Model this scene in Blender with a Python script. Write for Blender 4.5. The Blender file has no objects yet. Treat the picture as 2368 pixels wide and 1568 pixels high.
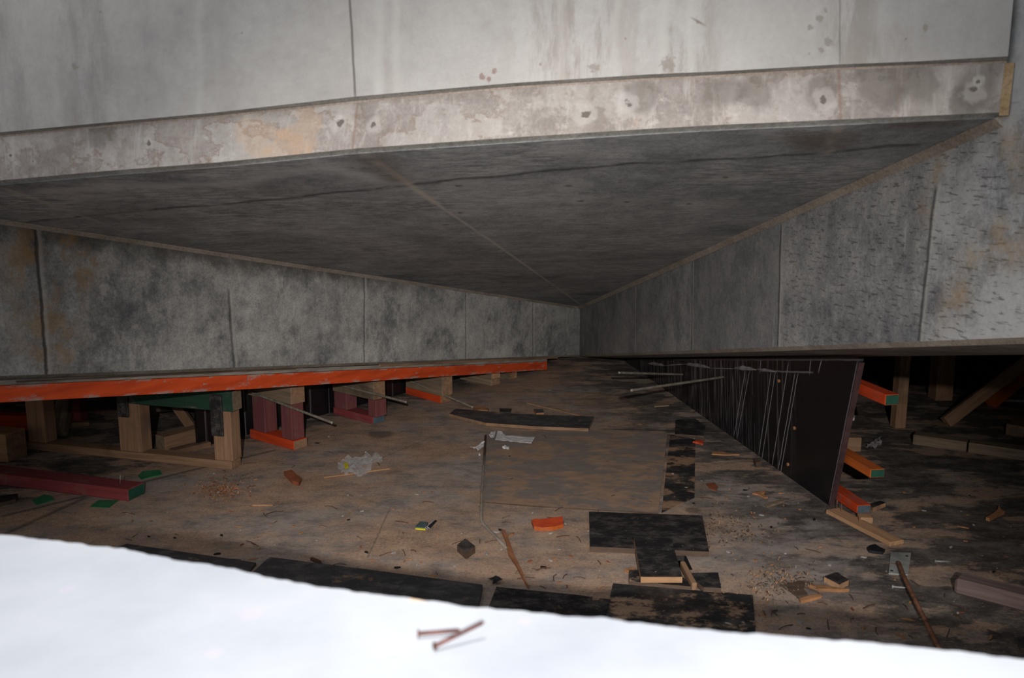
import bpy, bmesh, math, random
from mathutils import Vector, Matrix, noise
random.seed(7)
sc = bpy.context.scene
col = sc.collection
# ------------------------------------------------------------------ camera
FP, H, PIT = 2000.0, 1.5, math.radians(9.9)
O = Vector((0, 0, H))
RX = Vector((1, 0, 0)); FW = Vector((0, math.cos(PIT), -math.sin(PIT))); UP = Vector((0, math.sin(PIT), math.cos(PIT)))
cam = bpy.data.objects.new('camera', bpy.data.cameras.new('camera')); col.objects.link(cam)
cam.location = O; cam.rotation_euler = (math.pi/2 - PIT, 0, 0)
cam.data.sensor_width = 36; cam.data.lens = FP/2368*36; cam.data.clip_start = .01
cam.data.dof.use_dof = True; cam.data.dof.focus_distance = 5.2; cam.data.dof.aperture_fstop = 4.2
sc.camera = cam
def ray(u, v): return RX*((u-1184)/FP) + FW - UP*((v-784)/FP)
def P(u, v, z=0.0):
    d = ray(u, v); return O + d*((z-H)/d.z)
def at(u, v, D): return O + ray(u, v)*D
def on(u, v, p0, n):
    d = ray(u, v); return O + d*((p0-O).dot(n)/d.dot(n))
def depth(p): return (p-O).dot(FW)
Z = Vector((0, 0, 1))
# ------------------------------------------------------------------ materials
def lin(c):
    return tuple(((x/255)/12.92 if x/255 <= .04045 else ((x/255+.055)/1.055)**2.4) for x in c) + (1,)
class Mat:
    def __init__(s, name, rough=.85, spec=.3):
        s.m = bpy.data.materials.new(name); s.m.use_nodes = True
        s.t = s.m.node_tree; s.b = s.t.nodes['Principled BSDF']
        s.b.inputs['Roughness'].default_value = rough; s.b.inputs['Specular IOR Level'].default_value = spec
        s.tc = s.t.nodes.new('ShaderNodeTexCoord'); s.obj = s.tc.outputs['Object']; s._x = None
    def n(s, typ, **kw):
        q = s.t.nodes.new('ShaderNode'+typ)
        for k, v in kw.items(): setattr(q, k, v)
        return q
    def inp(s, sock, v):
        if isinstance(v, bpy.types.NodeSocket): s.t.links.new(v, sock)
        elif v is not None: sock.default_value = v
    def rnd(s):
        oi = s.n('ObjectInfo'); return oi.outputs['Random']
    def map(s, scale=(1, 1, 1), rot=(0, 0, 0), loc=(0, 0, 0), vec=None, rand=False):
        q = s.n('Mapping'); s.inp(q.inputs['Vector'], vec or s.obj)
        q.inputs['Scale'].default_value = scale; q.inputs['Rotation'].default_value = rot; q.inputs['Location'].default_value = loc
        if rand:
            c = s.n('CombineXYZ'); r = s.rnd(); k = s.math('MULTIPLY', r, 37.0)
            for i in range(3): s.inp(c.inputs[i], k)
            s.inp(q.inputs['Location'], c.outputs[0])
        return q.outputs[0]
    def noise(s, scale, detail=5, rough=.6, vec=None, dist=0):
        q = s.n('TexNoise'); s.inp(q.inputs['Vector'], vec or s.obj)
        q.inputs['Scale'].default_value = scale; q.inputs['Detail'].default_value = detail
        q.inputs['Roughness'].default_value = rough; q.inputs['Distortion'].default_value = dist
        return q.outputs['Fac']
    def math(s, op, a, b=None, c=None, clamp=False):
        q = s.n('Math', operation=op, use_clamp=clamp)
        s.inp(q.inputs[0], a); s.inp(q.inputs[1], b); s.inp(q.inputs[2], c)
        return q.outputs[0]
    def step(s, f, a, b):                          # smooth step, 0 at a, 1 at b
        q = s.n('MapRange', interpolation_type='SMOOTHSTEP'); s.inp(q.inputs[0], f)
        q.inputs[1].default_value = a; q.inputs[2].default_value = b
        return q.outputs[0]
    def ramp(s, f, stops):
        q = s.n('ValToRGB'); s.inp(q.inputs[0], f); e = q.color_ramp.elements
        while len(e) < len(stops): e.new(.5)
        for el, (p, c) in zip(e, stops): el.position = p; el.color = lin(c)
        return q.outputs[0]
    def mix(s, f, a, b, mode='MIX'):
        q = s.n('Mix', data_type='RGBA', blend_type=mode); s.inp(q.inputs[0], f)
        s.inp(q.inputs[6], lin(a) if isinstance(a, tuple) and len(a) == 3 else a)
        s.inp(q.inputs[7], lin(b) if isinstance(b, tuple) and len(b) == 3 else b)
        return q.outputs[2]
    def xyz(s):
        if s._x is None:
            q = s.n('SeparateXYZ'); s.inp(q.inputs[0], s.obj); s._x = q.outputs
        return s._x
    def seg(s, ax, p0, p1, w, soft=1.0, wob=0.0, wsc=6.0, grow=0.02):   # mask of a line from p0 to p1 in two object axes
        X = s.xyz(); u, v = X[ax[0]], X[ax[1]]
        dx, dy = p1[0]-p0[0], p1[1]-p0[1]; L = math.hypot(dx, dy); dx /= L; dy /= L
        a = s.math('SUBTRACT', u, p0[0]); b = s.math('SUBTRACT', v, p0[1])
        t = s.math('ADD', s.math('MULTIPLY', a, dx), s.math('MULTIPLY', b, dy))
        d = s.math('ADD', s.math('MULTIPLY', a, -dy), s.math('MULTIPLY', b, dx))
        if wob: d = s.math('ADD', d, s.math('MULTIPLY', s.math('SUBTRACT', s.noise(wsc, 4), .5), wob))
        m = s.step(s.math('ABSOLUTE', d), w*(1+soft), w*max(0, 1-soft))
        k = s.math('MULTIPLY', s.step(t, -grow, grow), s.step(t, L+grow, L-grow))
        return s.math('MULTIPLY', m, k)
    def spot(s, ax, p, r, wob=.6, wsc=14):
        X = s.xyz(); a = s.math('SUBTRACT', X[ax[0]], p[0]); b = s.math('SUBTRACT', X[ax[1]], p[1])
        d = s.math('SQRT', s.math('ADD', s.math('MULTIPLY', a, a), s.math('MULTIPLY', b, b)))
        d = s.math('ADD', d, s.math('MULTIPLY', s.math('SUBTRACT', s.noise(wsc, 4), .5), r*wob*2))
        return s.step(d, r, r*.5)
    def bump(s, hgt, strength=.3, dist=.01):
        q = s.n('Bump'); q.inputs['Strength'].default_value = strength; q.inputs['Distance'].default_value = dist
        s.inp(q.inputs['Height'], hgt); s.inp(s.b.inputs['Normal'], q.outputs[0])
    def done(s, c, rough=None):
        s.inp(s.b.inputs['Base Color'], c)
        if rough is not None: s.inp(s.b.inputs['Roughness'], rough)
        return s.m

def wood(name, dark, light, paint=None, wear=.5, along=0):
    m = Mat(name, .8)
    sc3 = [14, 14, 14]; sc3[along] = .9
    v = m.map(tuple(sc3), rand=True)
    g = m.noise(3.0, 6, .65, v, .6)
    c = m.ramp(g, [(.3, dark), (.7, light)])
    blotch = m.noise(2.5, 5, .6, m.map(rand=True))
    c = m.mix(m.step(blotch, .5, .75), c, tuple(int(x*.62) for x in dark))
    if paint:
        pn = m.noise(7, 7, .7, m.map(tuple(.35 if i == along else 1.5 for i in range(3)), rand=True))
        pc = m.ramp(g, [(.25, tuple(int(x*.72) for x in paint)), (.75, paint)])
        c = m.mix(m.step(pn, wear+.1, wear+.2), pc, c)
    c = m.mix(m.math('MULTIPLY', m.step(m.noise(5, 6, .7, m.map(rand=True)), .52, .72), .55), c, (112, 100, 90))
    m.bump(g, .25, .004)
    return m.done(c)

W_pale = wood('raw_pine', (112, 84, 62), (150, 118, 92))
W_grey = wood('weathered_pine', (96, 82, 68), (140, 120, 98))
W_light = wood('fresh_pine', (142, 106, 76), (182, 143, 107))
W_strip = wood('mortar_smeared_ply_edge', (112, 104, 94), (158, 150, 140))
W_dark = wood('dirty_dark_wood', (62, 48, 40), (92, 74, 60))
W_orange = wood('orange_painted_timber', (120, 92, 70), (150, 120, 95), (205, 68, 22), .56)
W_ochre = wood('faded_orange_timber', (120, 92, 70), (150, 116, 88), (190, 92, 30), .56)
W_red = wood('red_painted_timber', (104, 80, 70), (132, 108, 94), (138, 58, 60), .53)
W_purple = wood('purple_stained_timber', (104, 88, 84), (130, 110, 102), (112, 68, 70), .55)
W_green = wood('green_painted_timber', (112, 96, 78), (138, 120, 100), (34, 66, 50), .5)
W_greenend = wood('green_end_paint', (60, 84, 70), (80, 100, 86), (34, 84, 66), .6)
W_blueend = wood('blue_grey_end_paint', (70, 84, 90), (96, 108, 110), (78, 98, 108), .6)
W_mauve = wood('mauve_grey_timber', (92, 76, 72), (128, 108, 102))

def film(name, dust=.5, base=(27, 25, 26), tan=(166, 134, 108), grey=(112, 105, 100)):
    m = Mat(name, .5, .4)
    n1 = m.noise(4.5, 12, .74, m.map((.9, 1.25, 1), rand=True))
    n2 = m.noise(11, 12, .8, m.map((.8, 1.3, 1), rand=True))
    c = m.mix(m.math('MULTIPLY', m.step(n2, .45, .64), .42), base, grey)
    k = m.step(n1, dust, dust+.08)
    c = m.mix(k, c, m.ramp(n2, [(.35, tuple(int(x*.82) for x in tan)), (.65, tan)]))
    sp = m.step(m.noise(60, 2, .5), .72, .78)
    c = m.mix(m.math('MULTIPLY', sp, .5), c, (170, 165, 160))
    m.bump(n2, .2, .004)
    return m.done(c, m.math('MULTIPLY_ADD', k, .35, .55))
F_black = film('black_film_plywood', .66)
F_dusty = film('dusty_film_plywood', .53)
F_half = film('half_dusted_plywood', .49, (34, 33, 34))
F_greyed = film('greyed_film_plywood', .60, (52, 52, 53), (150, 118, 92), (118, 112, 108))

def plain(name, c, rough=.8, var=.2, sc_=12, metal=0):
    m = Mat(name, rough)
    n = m.noise(sc_, 6, .65, m.map(rand=True))
    m.b.inputs['Metallic'].default_value = metal
    return m.done(m.ramp(n, [(.3, tuple(int(x*(1-var)) for x in c)), (.7, tuple(min(255, int(x*(1+var))) for x in c))]))
M_dust2 = plain('tan_shavings', (150, 116, 88), .9, .2)
M_paper = plain('white_paper', (196, 192, 192), .9, .06)
M_rust = plain('rusty_steel', (104, 70, 52), .75, .35, 30)
M_rod = plain('grey_tie_rod', (128, 120, 108), .55, .2, 30, .3)
M_zinc = plain('galvanised_plate', (138, 138, 134), .6, .2, 14, .05)
M_nail = plain('rusty_nail', (66, 36, 31), .7, .3, 40)
M_green = plain('green_plastic', (38, 104, 68), .5, .2)
M_dksliv = plain('dark_splinter', (74, 50, 38), .8, .3)
M_chip = plain('pale_wood_chip', (146, 104, 70), .8, .2)
M_orchip = plain('orange_wood_chip', (178, 68, 34), .7, .2)
M_brown = plain('brown_scrap', (122, 70, 44), .75, .25)
M_crumb = plain('mortar_crumb', (138, 132, 126), .9, .15)
M_mortar = plain('mortar', (120, 116, 116), .9, .2)
M_black = plain('black_rubber', (28, 27, 28), .6, .2)
M_blue = plain('printed_card', (60, 74, 76), .4, .3)
M_yellow = plain('yellow_print', (190, 176, 30), .5, .15)
M_pit_dark = plain('dark_pit', (40, 38, 36), .9, .2)  # dark colour standing in for the shade inside pit and plate holes
M_navy = plain('dark_blue_board', (28, 34, 46), .6, .2)

# ------------------------------------------------------------------ builders
def mesh_obj(name, bm, mat, parent=None, M=None, smooth=False):
    me = bpy.data.meshes.new(name); bmesh.ops.recalc_face_normals(bm, faces=bm.faces); bm.to_mesh(me); bm.free()
    for q in (mat if isinstance(mat, (list, tuple)) else [mat]): me.materials.append(q)
    if smooth:
        for p in me.polygons: p.use_smooth = True
    o = bpy.data.objects.new(name, me); col.objects.link(o)
    if parent:
        o.parent = parent
        if M is not None: o.matrix_basis = parent.matrix_basis.inverted() @ M
    elif M is not None: o.matrix_world = M
    return o
def tag(o, label=None, cat=None, group=None, kind=None):
    if label: o['label'] = label
    if cat: o['category'] = cat
    if group: o['group'] = group
    if kind: o['kind'] = kind
    return o
def empty(name, M, label, cat, group=None):
    o = bpy.data.objects.new(name, None); o.empty_display_size = .05; col.objects.link(o); o.matrix_world = M
    return tag(o, label, cat, group)
def frame(o, x, zhint=Z):
    x = x.normalized(); y = zhint.cross(x).normalized(); z = x.cross(y)
    M = Matrix.Identity(4)
    for i, a in enumerate((x, y, z)):
        for j in range(3): M[j][i] = a[j]
    M.translation = o
    return M
def box_bm(x0, x1, y0, y1, z0, z1, bev=.003, jit=0, endmat=None):
    bm = bmesh.new()
    vs = [bm.verts.new((x, y, z)) for x in (x0, x1) for y in (y0, y1) for z in (z0, z1)]
    for f in ((0, 1, 3, 2), (4, 6, 7, 5), (0, 4, 5, 1), (2, 3, 7, 6), (0, 2, 6, 4), (1, 5, 7, 3)): bm.faces.new([vs[i] for i in f])
    bmesh.ops.recalc_face_normals(bm, faces=bm.faces)
    ends = []
    if bev: bmesh.ops.bevel(bm, geom=list(bm.edges), offset=bev, segments=1, affect='EDGES')
    bmesh.ops.recalc_face_normals(bm, faces=bm.faces)
    if endmat:
        for f in bm.faces:
            if 'hi' in endmat and f.normal.x > .95: f.material_index = 1
            if 'lo' in endmat and f.normal.x < -.95: f.material_index = 1
    return bm
def timber(name, label, cat, a, b, w, h, mat, group=None, end=None, y0=None, z0=0, parent=None, bev=.003):
    """box whose bottom line runs a -> b"""
    M = frame(a, b-a); L = (b-a).length
    y0 = -w/2 if y0 is None else y0
    bm = box_bm(0, L, y0, y0+w, z0, z0+h, bev, endmat=('lo', 'hi') if end else None)
    o = mesh_obj(name, bm, [mat, end] if end else mat, parent, M)
    return tag(o, label, cat, group)
def prism(name, label, cat, top, drop, mat, group=None, side=None, parent=None, bend=0, bev=0.0):
    """polygon of world points, extruded by the vector drop"""
    c = sum(top, Vector())/len(top); c = c + drop
    M = Matrix.Translation(c)
    bm = bmesh.new()
    t = [bm.verts.new(p-c) for p in top]; b = [bm.verts.new(p+drop-c) for p in top]
    f = bm.faces.new(t); bm.faces.new(b[::-1])
    for i in range(len(t)):
        j = (i+1) % len(t); q = bm.faces.new((t[i], b[i], b[j], t[j]))
        if side: q.material_index = 1
    o = mesh_obj(name, bm, [mat, side] if side else mat, parent, M)
    return tag(o, label, cat, group) if label else o
def slab(name, label, cat, px, th, mat, z0=0.0, group=None, side=None):
    """flat piece on the deck; px = outline of its top face"""
    return prism(name, label, cat, [P(u, v, z0+th) for u, v in px], Vector((0, 0, -th)), mat, group, side)
def tube_bm(pts, r, n=8, ribs=0, flat=1.0):
    bm = bmesh.new(); rings = []
    pts = [Vector(p) for p in pts]
    if ribs:
        q = []
        for i in range(len(pts)-1):
            k = max(2, int((pts[i+1]-pts[i]).length/ribs))
            q += [pts[i].lerp(pts[i+1], j/k) for j in range(k)]
        pts = q + [pts[-1]]
    for i, p in enumerate(pts):
        d = (pts[min(i+1, len(pts)-1)]-pts[max(i-1, 0)]).normalized()
        a = d.cross(Z if abs(d.z) < .9 else Vector((1, 0, 0))).normalized(); b = d.cross(a)
        rr = r*(1.0 if not ribs or i % 2 else .8)
        rings.append([bm.verts.new(p + a*math.cos(2*math.pi*k/n)*rr + b*math.sin(2*math.pi*k/n)*rr*flat) for k in range(n)])
    for A, B in zip(rings, rings[1:]):
        for k in range(n): bm.faces.new((A[k], A[(k+1) % n], B[(k+1) % n], B[k]))
    bm.faces.new(rings[0][::-1]); bm.faces.new(rings[-1])
    return bm
def tube(name, label, cat, pts, r, mat, group=None, ribs=0, n=8, parent=None, flat=1.0):
    c = Vector(pts[0]); bm = tube_bm([Vector(p)-c for p in pts], r, n, ribs, flat)
    o = mesh_obj(name, bm, mat, parent, Matrix.Translation(c), True)
    return tag(o, label, cat, group) if label else o

# ------------------------------------------------------------------ setting: the sloping coffer
C0 = at(1340, 825, 5.15*H)
dL = -ray(2400, 825-.041*1060).normalized()
dR = -ray(900, 825+.029*440).normalized()
def hz(v): return Vector((v.x, v.y, 0)).normalized()
nL = hz(dL.cross(Z)); nR = hz(dR.cross(Z))
if nL.dot(O-C0) < 0: nL = -nL
if nR.dot(O-C0) < 0: nR = -nR
T0 = on(1340, 710, C0, nL); TL = on(0, 508, C0, nL); TR = on(2318, 273, C0, nR)
nC = (TL-T0).cross(TR-T0).normalized()
def ceil(u, v): return on(u, v, T0, nC)
def ceil_z(x, y): return T0.z - (nC.x*(x-T0.x)+nC.y*(y-T0.y))/nC.z

exec_ = None
def concrete(name, cols, mould=None, streak=None, scale=1.0):
    m = Mat(name, .88, .25)
    big = m.noise(1.1*scale, 7, .62); fine = m.noise(30*scale, 8, .78); mid = m.noise(6*scale, 9, .74)
    k = m.math('ADD', m.math('MULTIPLY', big, .38), m.math('ADD', m.math('MULTIPLY', mid, .34), m.math('MULTIPLY', fine, .28)))
    c = m.ramp(k, [(.38, cols[0]), (.5, cols[1]), (.61, cols[2])])
    spk = m.noise(95, 5, .75)
    c = m.mix({'smooth_upstand_concrete': .1, 'efflorescent_band_concrete': .4}.get(name, .75), c, m.ramp(spk, [(.36, (200, 200, 200)), (.54, (255, 255, 255))]), 'MULTIPLY')
    m.bump(m.math('ADD', fine, m.math('MULTIPLY', mid, .6)), .22, .004)
    return m, c, big, mid, fine

# --- left and right beam faces: local x = distance from the far corner, z up from the corner
def wall_face(name, d, n, s_end, s_pts, mat, drop):
    h = hz(d)
    M = frame(C0, h)
    sl = d.z/math.hypot(d.x, d.y)
    return M, sl
def soff(s, sl): return sl*s
hL, hR = hz(dL), hz(dR)
slL = dL.z/math.hypot(dL.x, dL.y); slR = dR.z/math.hypot(dR.x, dR.y)
def sL(u, v=700): return (on(u, v, C0, nL)-C0).dot(hL)
def sR(u, v=700): return (on(u, v, C0, nR)-C0).dot(hR)
def lz(u, v, s): q = on(u, v, C0, nL if s == 'L' else nR) - C0; return (q.dot(hL if s == 'L' else hR), q.z)

def beam_body(name, h, sl, n, s_end, width, top_fn, mat, chamf=.018, cross=0.0):
    """solid concrete downstand: face in the wall plane, body going back from it"""
    M = frame(C0, h); loc = M.inverted()
    back = (loc.to_3x3() @ (-n)).y
    sg = 1 if back > 0 else -1
    bm = bmesh.new(); N = 60; rows = []
    for i in range(N+1):
        s = -2.5 + (s_end+2.5)*i/N
        w = C0 + h*s
        zt = top_fn(w, s) - C0.z; zb = sl*s
        prof = [(0, zt), (0, zb+chamf), (sg*chamf, zb), (sg*width, zb-cross), (sg*width, zt)]
        zt = max(zt, zb+.1); prof[0] = (0, zt); prof[-1] = (sg*width, zt)
        rows.append([bm.verts.new((s, y, z)) for y, z in prof])
    for A, B in zip(rows, rows[1:]):
        for k in range(5):
            j = (k+1) % 5
            f = bm.faces.new((A[k], A[j], B[j], B[k]))
            f.material_index = 1 if k in (1,) else (2 if k == 2 else 0)
    bm.faces.new(rows[0][::-1]); bm.faces.new(rows[-1])
    return mesh_obj(name, bm, mat, None, M)

# left wall material
m, c, big, mid, fine = concrete('left_beam_concrete', ((90, 90, 92), (150, 148, 145), (184, 180, 174)), scale=1.1)
md = m.noise(3.2, 12, .8, m.map((1, 1, .8)))
c = m.mix(m.math('MULTIPLY', m.step(md, .47, .64), .7), c, (62, 64, 68))
lt = m.noise(7, 12, .82, m.map((1, 1, .7), loc=(2, 2, 5)))
c = m.mix(m.math('MULTIPLY', m.step(lt, .53, .64), .45), c, (186, 182, 176))
X = m.xyz()
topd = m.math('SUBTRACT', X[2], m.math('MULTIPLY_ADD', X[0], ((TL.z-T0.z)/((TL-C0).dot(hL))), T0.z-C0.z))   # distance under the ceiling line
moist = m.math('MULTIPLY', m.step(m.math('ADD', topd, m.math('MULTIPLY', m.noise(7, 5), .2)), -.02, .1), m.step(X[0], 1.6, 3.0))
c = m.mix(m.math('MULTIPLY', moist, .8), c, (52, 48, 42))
rustn = m.noise(5.0, 7, .7)
for (u0, v0, u1, v1, wd) in ((85, 520, 118, 880, .11), (95, 620, 40, 560, .10), (100, 640, 230, 540, .09), (205, 560, 200, 680, .05)):
    g = m.seg((0, 2), lz(u0, v0, 'L'), lz(u1, v1, 'L'), wd, .9, .25, 3, .15)
    c = m.mix(m.math('MULTIPLY', m.math('MULTIPLY', g, m.step(rustn, .45, .58)), .6), c, (142, 112, 70))
fl_ = m.step(m.noise(9, 6, .7, m.map((.35, 1, 1.2), rot=(0, .2, 0))), .7, .76)
c = m.mix(m.math('MULTIPLY', fl_, .5), c, (56, 54, 52))
c = m.mix(m.math('MULTIPLY', m.step(m.noise(48, 3, .6), .6, .75), .35), c, (178, 174, 166))
for u, v0, v1, w in ((95, 520, 880, .007), (528, 670, 862, .007), (842, 640, 850, .006), (1077, 670, 842, .006), (1232, 690, 835, .006)):
    a, b = lz(u-15*(u < 200), v0, 'L'), lz(u+14*(u < 600), v1, 'L')
    c = m.mix(m.math('MULTIPLY', m.seg((0, 2), (a[0]-.014, a[1]), (b[0]-.014, b[1]), .009, .9, .03, 9), .4), c, (176, 170, 162))
    c = m.mix(m.math('MULTIPLY', m.seg((0, 2), a, b, w, .6, .025, 9), .8 if u < 200 else .55), c, (44, 42, 39))
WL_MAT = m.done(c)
# right wall material
m, c, big, mid, fine = concrete('right_beam_concrete', ((84, 84, 86), (138, 137, 136), (170, 167, 163)), scale=1.1)
md = m.noise(2.6, 12, .8, m.map((1.2, 1, .7), loc=(3, 1, 7)))
X = m.xyz()
c = m.mix(m.math('MULTIPLY', m.step(md, .48, .66), .6), c, (70, 71, 76))
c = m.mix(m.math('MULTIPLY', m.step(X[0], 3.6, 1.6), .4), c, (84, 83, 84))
pan = m.math('MULTIPLY', m.step(X[0], sR(1601)-.01, sR(1601)+.01), m.step(X[0], sR(1803)+.01, sR(1803)-.01))
c = m.mix(m.math('MULTIPLY', pan, .4), c, (76, 76, 78))
c = m.mix(m.math('MULTIPLY', m.math('MULTIPLY', m.step(X[0], sR(2143)-.01, sR(2143)+.02), m.step(m.noise(3, 9, .75, m.map(loc=(8, 8, 8))), .42, .56)), .5), c, (178, 177, 176))
dash = m.noise(36, 3, .62, m.map((.45, 1, 2.6), rot=(0, .15, 0), loc=(2, 2, 2)))
zone = m.math('MULTIPLY', m.step(X[0], sR(1800)-.1, sR(1850)), m.step(m.noise(1.3, 3, .5, m.map(loc=(5, 5, 5))), .36, .56))
c = m.mix(m.math('MULTIPLY', m.math('MULTIPLY', m.step(dash, .56, .63), zone), .62), c, (58, 54, 52))
for (u0, v0, u1, v1, wd) in ((2250, 590, 2368, 575, .05), (2255, 600, 2190, 760, .05), (2330, 300, 2345, 420, .03), (2180, 330, 2140, 520, .03)):
    g = m.seg((0, 2), lz(u0, v0, 'R'), lz(u1, v1, 'R'), wd, .9, .2, 3, .12)
    c = m.mix(m.math('MULTIPLY', m.math('MULTIPLY', g, m.step(m.noise(4, 6, .7), .4, .6)), .6), c, (150, 120, 78))
c = m.mix(m.math('MULTIPLY', m.step(m.noise(7, 7, .7, m.map((1.6, 1, .25))), .6, .72), .4), c, (188, 184, 178))
for u0, v0, u1, v1, w in ((2163, 430, 2124, 795, .010), (1806, 520, 1798, 805, .009), (1601, 600, 1600, 815, .006), (1468, 660, 1467, 820, .006)):
    a, b = lz(u0, v0, 'R'), lz(u1, v1, 'R')
    c = m.mix(m.math('MULTIPLY', m.seg((0, 2), (a[0]+.014, a[1]), (b[0]+.014, b[1]), .009, .9, .03, 9), .3), c, (188, 184, 176))
    c = m.mix(m.math('MULTIPLY', m.seg((0, 2), a, b, w*.7, .9, .022, 8), .75), c, (46, 44, 42))
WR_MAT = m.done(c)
m, c, *_ = concrete('pale_arris_mortar', ((110, 100, 88), (140, 130, 118), (160, 150, 138)), scale=3); ARRIS = m.done(c)
m, c, *_ = concrete('dark_soffit_concrete', ((120, 117, 114), (160, 156, 152), (198, 194, 189)), scale=2.5); SOFFIT = m.done(c)
SE_L, SE_R = sL(-420, 700), 6.9
def topL(w, s): return ceil_z(w.x, w.y) + .25
FRp = ceil(2315, 271)
def topR(w, s):
    return 3.2
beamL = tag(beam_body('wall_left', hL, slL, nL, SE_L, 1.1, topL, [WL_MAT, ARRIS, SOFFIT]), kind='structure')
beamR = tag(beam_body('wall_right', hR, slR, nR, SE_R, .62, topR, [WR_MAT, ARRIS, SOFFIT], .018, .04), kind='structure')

# --- ceiling slab
m, c, big, mid, fine = concrete('soffit_slab_concrete', ((96, 98, 100), (138, 140, 142), (172, 173, 174)), scale=.9)
lat = hz(ceil(2315, 271)-ceil(0, 425)); ang = math.atan2(lat.y, lat.x)
st = m.noise(4, 12, .78, m.map((.5, 2.4, 1), rot=(0, 0, -ang)))
c = m.mix(m.math('MULTIPLY', m.step(st, .45, .7), .5), c, (88, 89, 92))
sc_ = m.noise(14, 6, .75, m.map((.8, 4, 1), rot=(0, 0, -ang+.15)))
zn = m.step(m.noise(1.9, 4, .5, m.map(loc=(1.5, 4, 0))), .46, .58)
mot = m.noise(2.2, 12, .8, m.map((1, 1.4, 1), loc=(7, 7, 0)))
c = m.mix(m.math('MULTIPLY', m.step(mot, .5, .64), .4), c, (168, 164, 160))
c = m.mix(m.math('MULTIPLY', m.math('MULTIPLY', m.step(sc_, .48, .56), zn), .6), c, (178, 177, 176))
def cl(u, v): q = ceil(u, v); return (q.x, q.y)
for pts, w, colr, amt, wob in (
        (((0, 520), (280, 490), (640, 462), (920, 430), (1480, 377), (1800, 362), (2140, 332)), .014, (48, 46, 44), .7, .09),
        (((560, 590), (830, 556), (1140, 548), (1700, 512)), .008, (120, 118, 114), .35, .02),
        (((843, 355), (1010, 472)), .014, (182, 174, 162), .9, .02), (((1010, 472), (1140, 560), (1345, 706)), .008, (184, 178, 170), .8, .01),
        (((10, 436), (170, 492), (300, 540)), .012, (162, 154, 144), .6, .02), (((1937, 292), (1912, 356)), .016, (180, 172, 160), .7, .02)):
    for a, b in zip(pts, pts[1:]):
        c = m.mix(m.math('MULTIPLY', m.math('MULTIPLY', m.seg((0, 1), cl(*a), cl(*b), w, .9, wob, 5), m.step(m.noise(5, 6, .7), .3, .52)), amt), c, colr)
for (u0, v0, u1, v1, wd) in ((850, 360, 925, 425, .06), (1935, 305, 1905, 350, .07), (400, 398, 520, 385, .03), (1800, 312, 1900, 325, .05), (2050, 290, 2230, 285, .03)):
    g = m.seg((0, 1), cl(u0, v0), cl(u1, v1), wd, .9, .12, 4, .06)
    c = m.mix(m.math('MULTIPLY', g, .45), c, (84, 66, 48))
for pts in (((80, 445), (300, 432), (560, 425)), ((560, 425), (640, 398), (760, 385), (880, 420))):
    for a, b in zip(pts, pts[1:]):
        g = m.seg((0, 1), cl(*a), cl(*b), .035, .9, .10, 4, .05)
        c = m.mix(m.math('MULTIPLY', g, .5), c, (180, 178, 176))
for u, v in ((1060, 430), (1065, 492), (1316, 430), (1345, 465), (1450, 467), (1595, 472), (1680, 410), (1030, 520)):
    c = m.mix(m.math('MULTIPLY', m.spot((0, 1), cl(u, v), .09, 1.2, 12), .35), c, (176, 174, 172))
    c = m.mix(m.math('MULTIPLY', m.spot((0, 1), cl(u, v), .016, 1.4, 40), .6), c, (60, 58, 56))
c = m.mix(m.math('MULTIPLY', m.step(m.noise(40, 3, .6, m.map((.6, 2, 1), rot=(0, 0, -ang))), .64, .72), .4), c, (60, 58, 57))
CE_MAT = m.done(c)
edge_px = [(-420, 460), (-150, 438), (0, 426), (250, 404), (500, 385), (825, 353), (1184, 328), (1500, 308), (1664, 299), (1934, 287), (2120, 279), (2317, 270)]
E0 = [ceil(u, v) for u, v in edge_px]
back = [T0 + (T0-TR).normalized()*.02, on(-420, 462-.0, C0, nL)]
nF_ = Z.cross(hz(E0[-1]-E0[2])).normalized()
if nF_.dot(O-E0[-1]) < 0: nF_ = -nF_
bm = bmesh.new()
lo = E0 + [C0 + hR*.0 + Vector((0, 0, T0.z-C0.z))]
far = C0 + hL*SE_L
lo.append(Vector((far.x, far.y, ceil_z(far.x, far.y))))
lo = [p + Vector((0, .0, 0)) for p in lo]
lo = [p - nF_*(.012 if i < len(E0) else 0) for i, p in enumerate(lo)]
up_ = [p - nF_*(.06 if i < len(E0) else 0) for i, p in enumerate(lo)]
t = [bm.verts.new((p.x, p.y, ceil_z(p.x, p.y))) for p in lo]; b = [bm.verts.new((p.x, p.y, ceil_z(p.x, p.y)+.05)) for p in up_]
f1 = bm.faces.new(t); bm.faces.new(b[::-1])
for i in range(len(t)):
    j = (i+1) % len(t); bm.faces.new((t[i], b[i], b[j], t[j]))
bmesh.ops.triangulate(bm, faces=[f for f in bm.faces if len(f.verts) > 4])
tag(mesh_obj('ceiling', bm, CE_MAT), kind='structure')

# --- chamfer fillets where ceiling meets the two beams
def fillet(name, a, b, n, w, mat):
    d = (b-a).normalized(); down = (d.cross(n)).normalized()
    if down.z > 0: down = -down
    ins = nC.cross(d).normalized()
    if ins.dot(n) < 0: ins = -ins
    bm = bmesh.new(); vs = []
    for p in (a, b): vs.append([bm.verts.new(p+q) for q in (n*.0005 + down*w, ins*w + down*.001, n*-.01+Z*.01)])
    for k in range(3): bm.faces.new((vs[0][k], vs[0][(k+1) % 3], vs[1][(k+1) % 3], vs[1][k]))
    bm.faces.new(vs[0][::-1]); bm.faces.new(vs[1])
    return tag(mesh_obj(name, bm, mat), kind='structure')
fillet('trim_1', T0, T0 + (TL-T0)*1.3, nL, .018, ARRIS)
fillet('trim_2', T0, TR, nR, .024, ARRIS)

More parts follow.
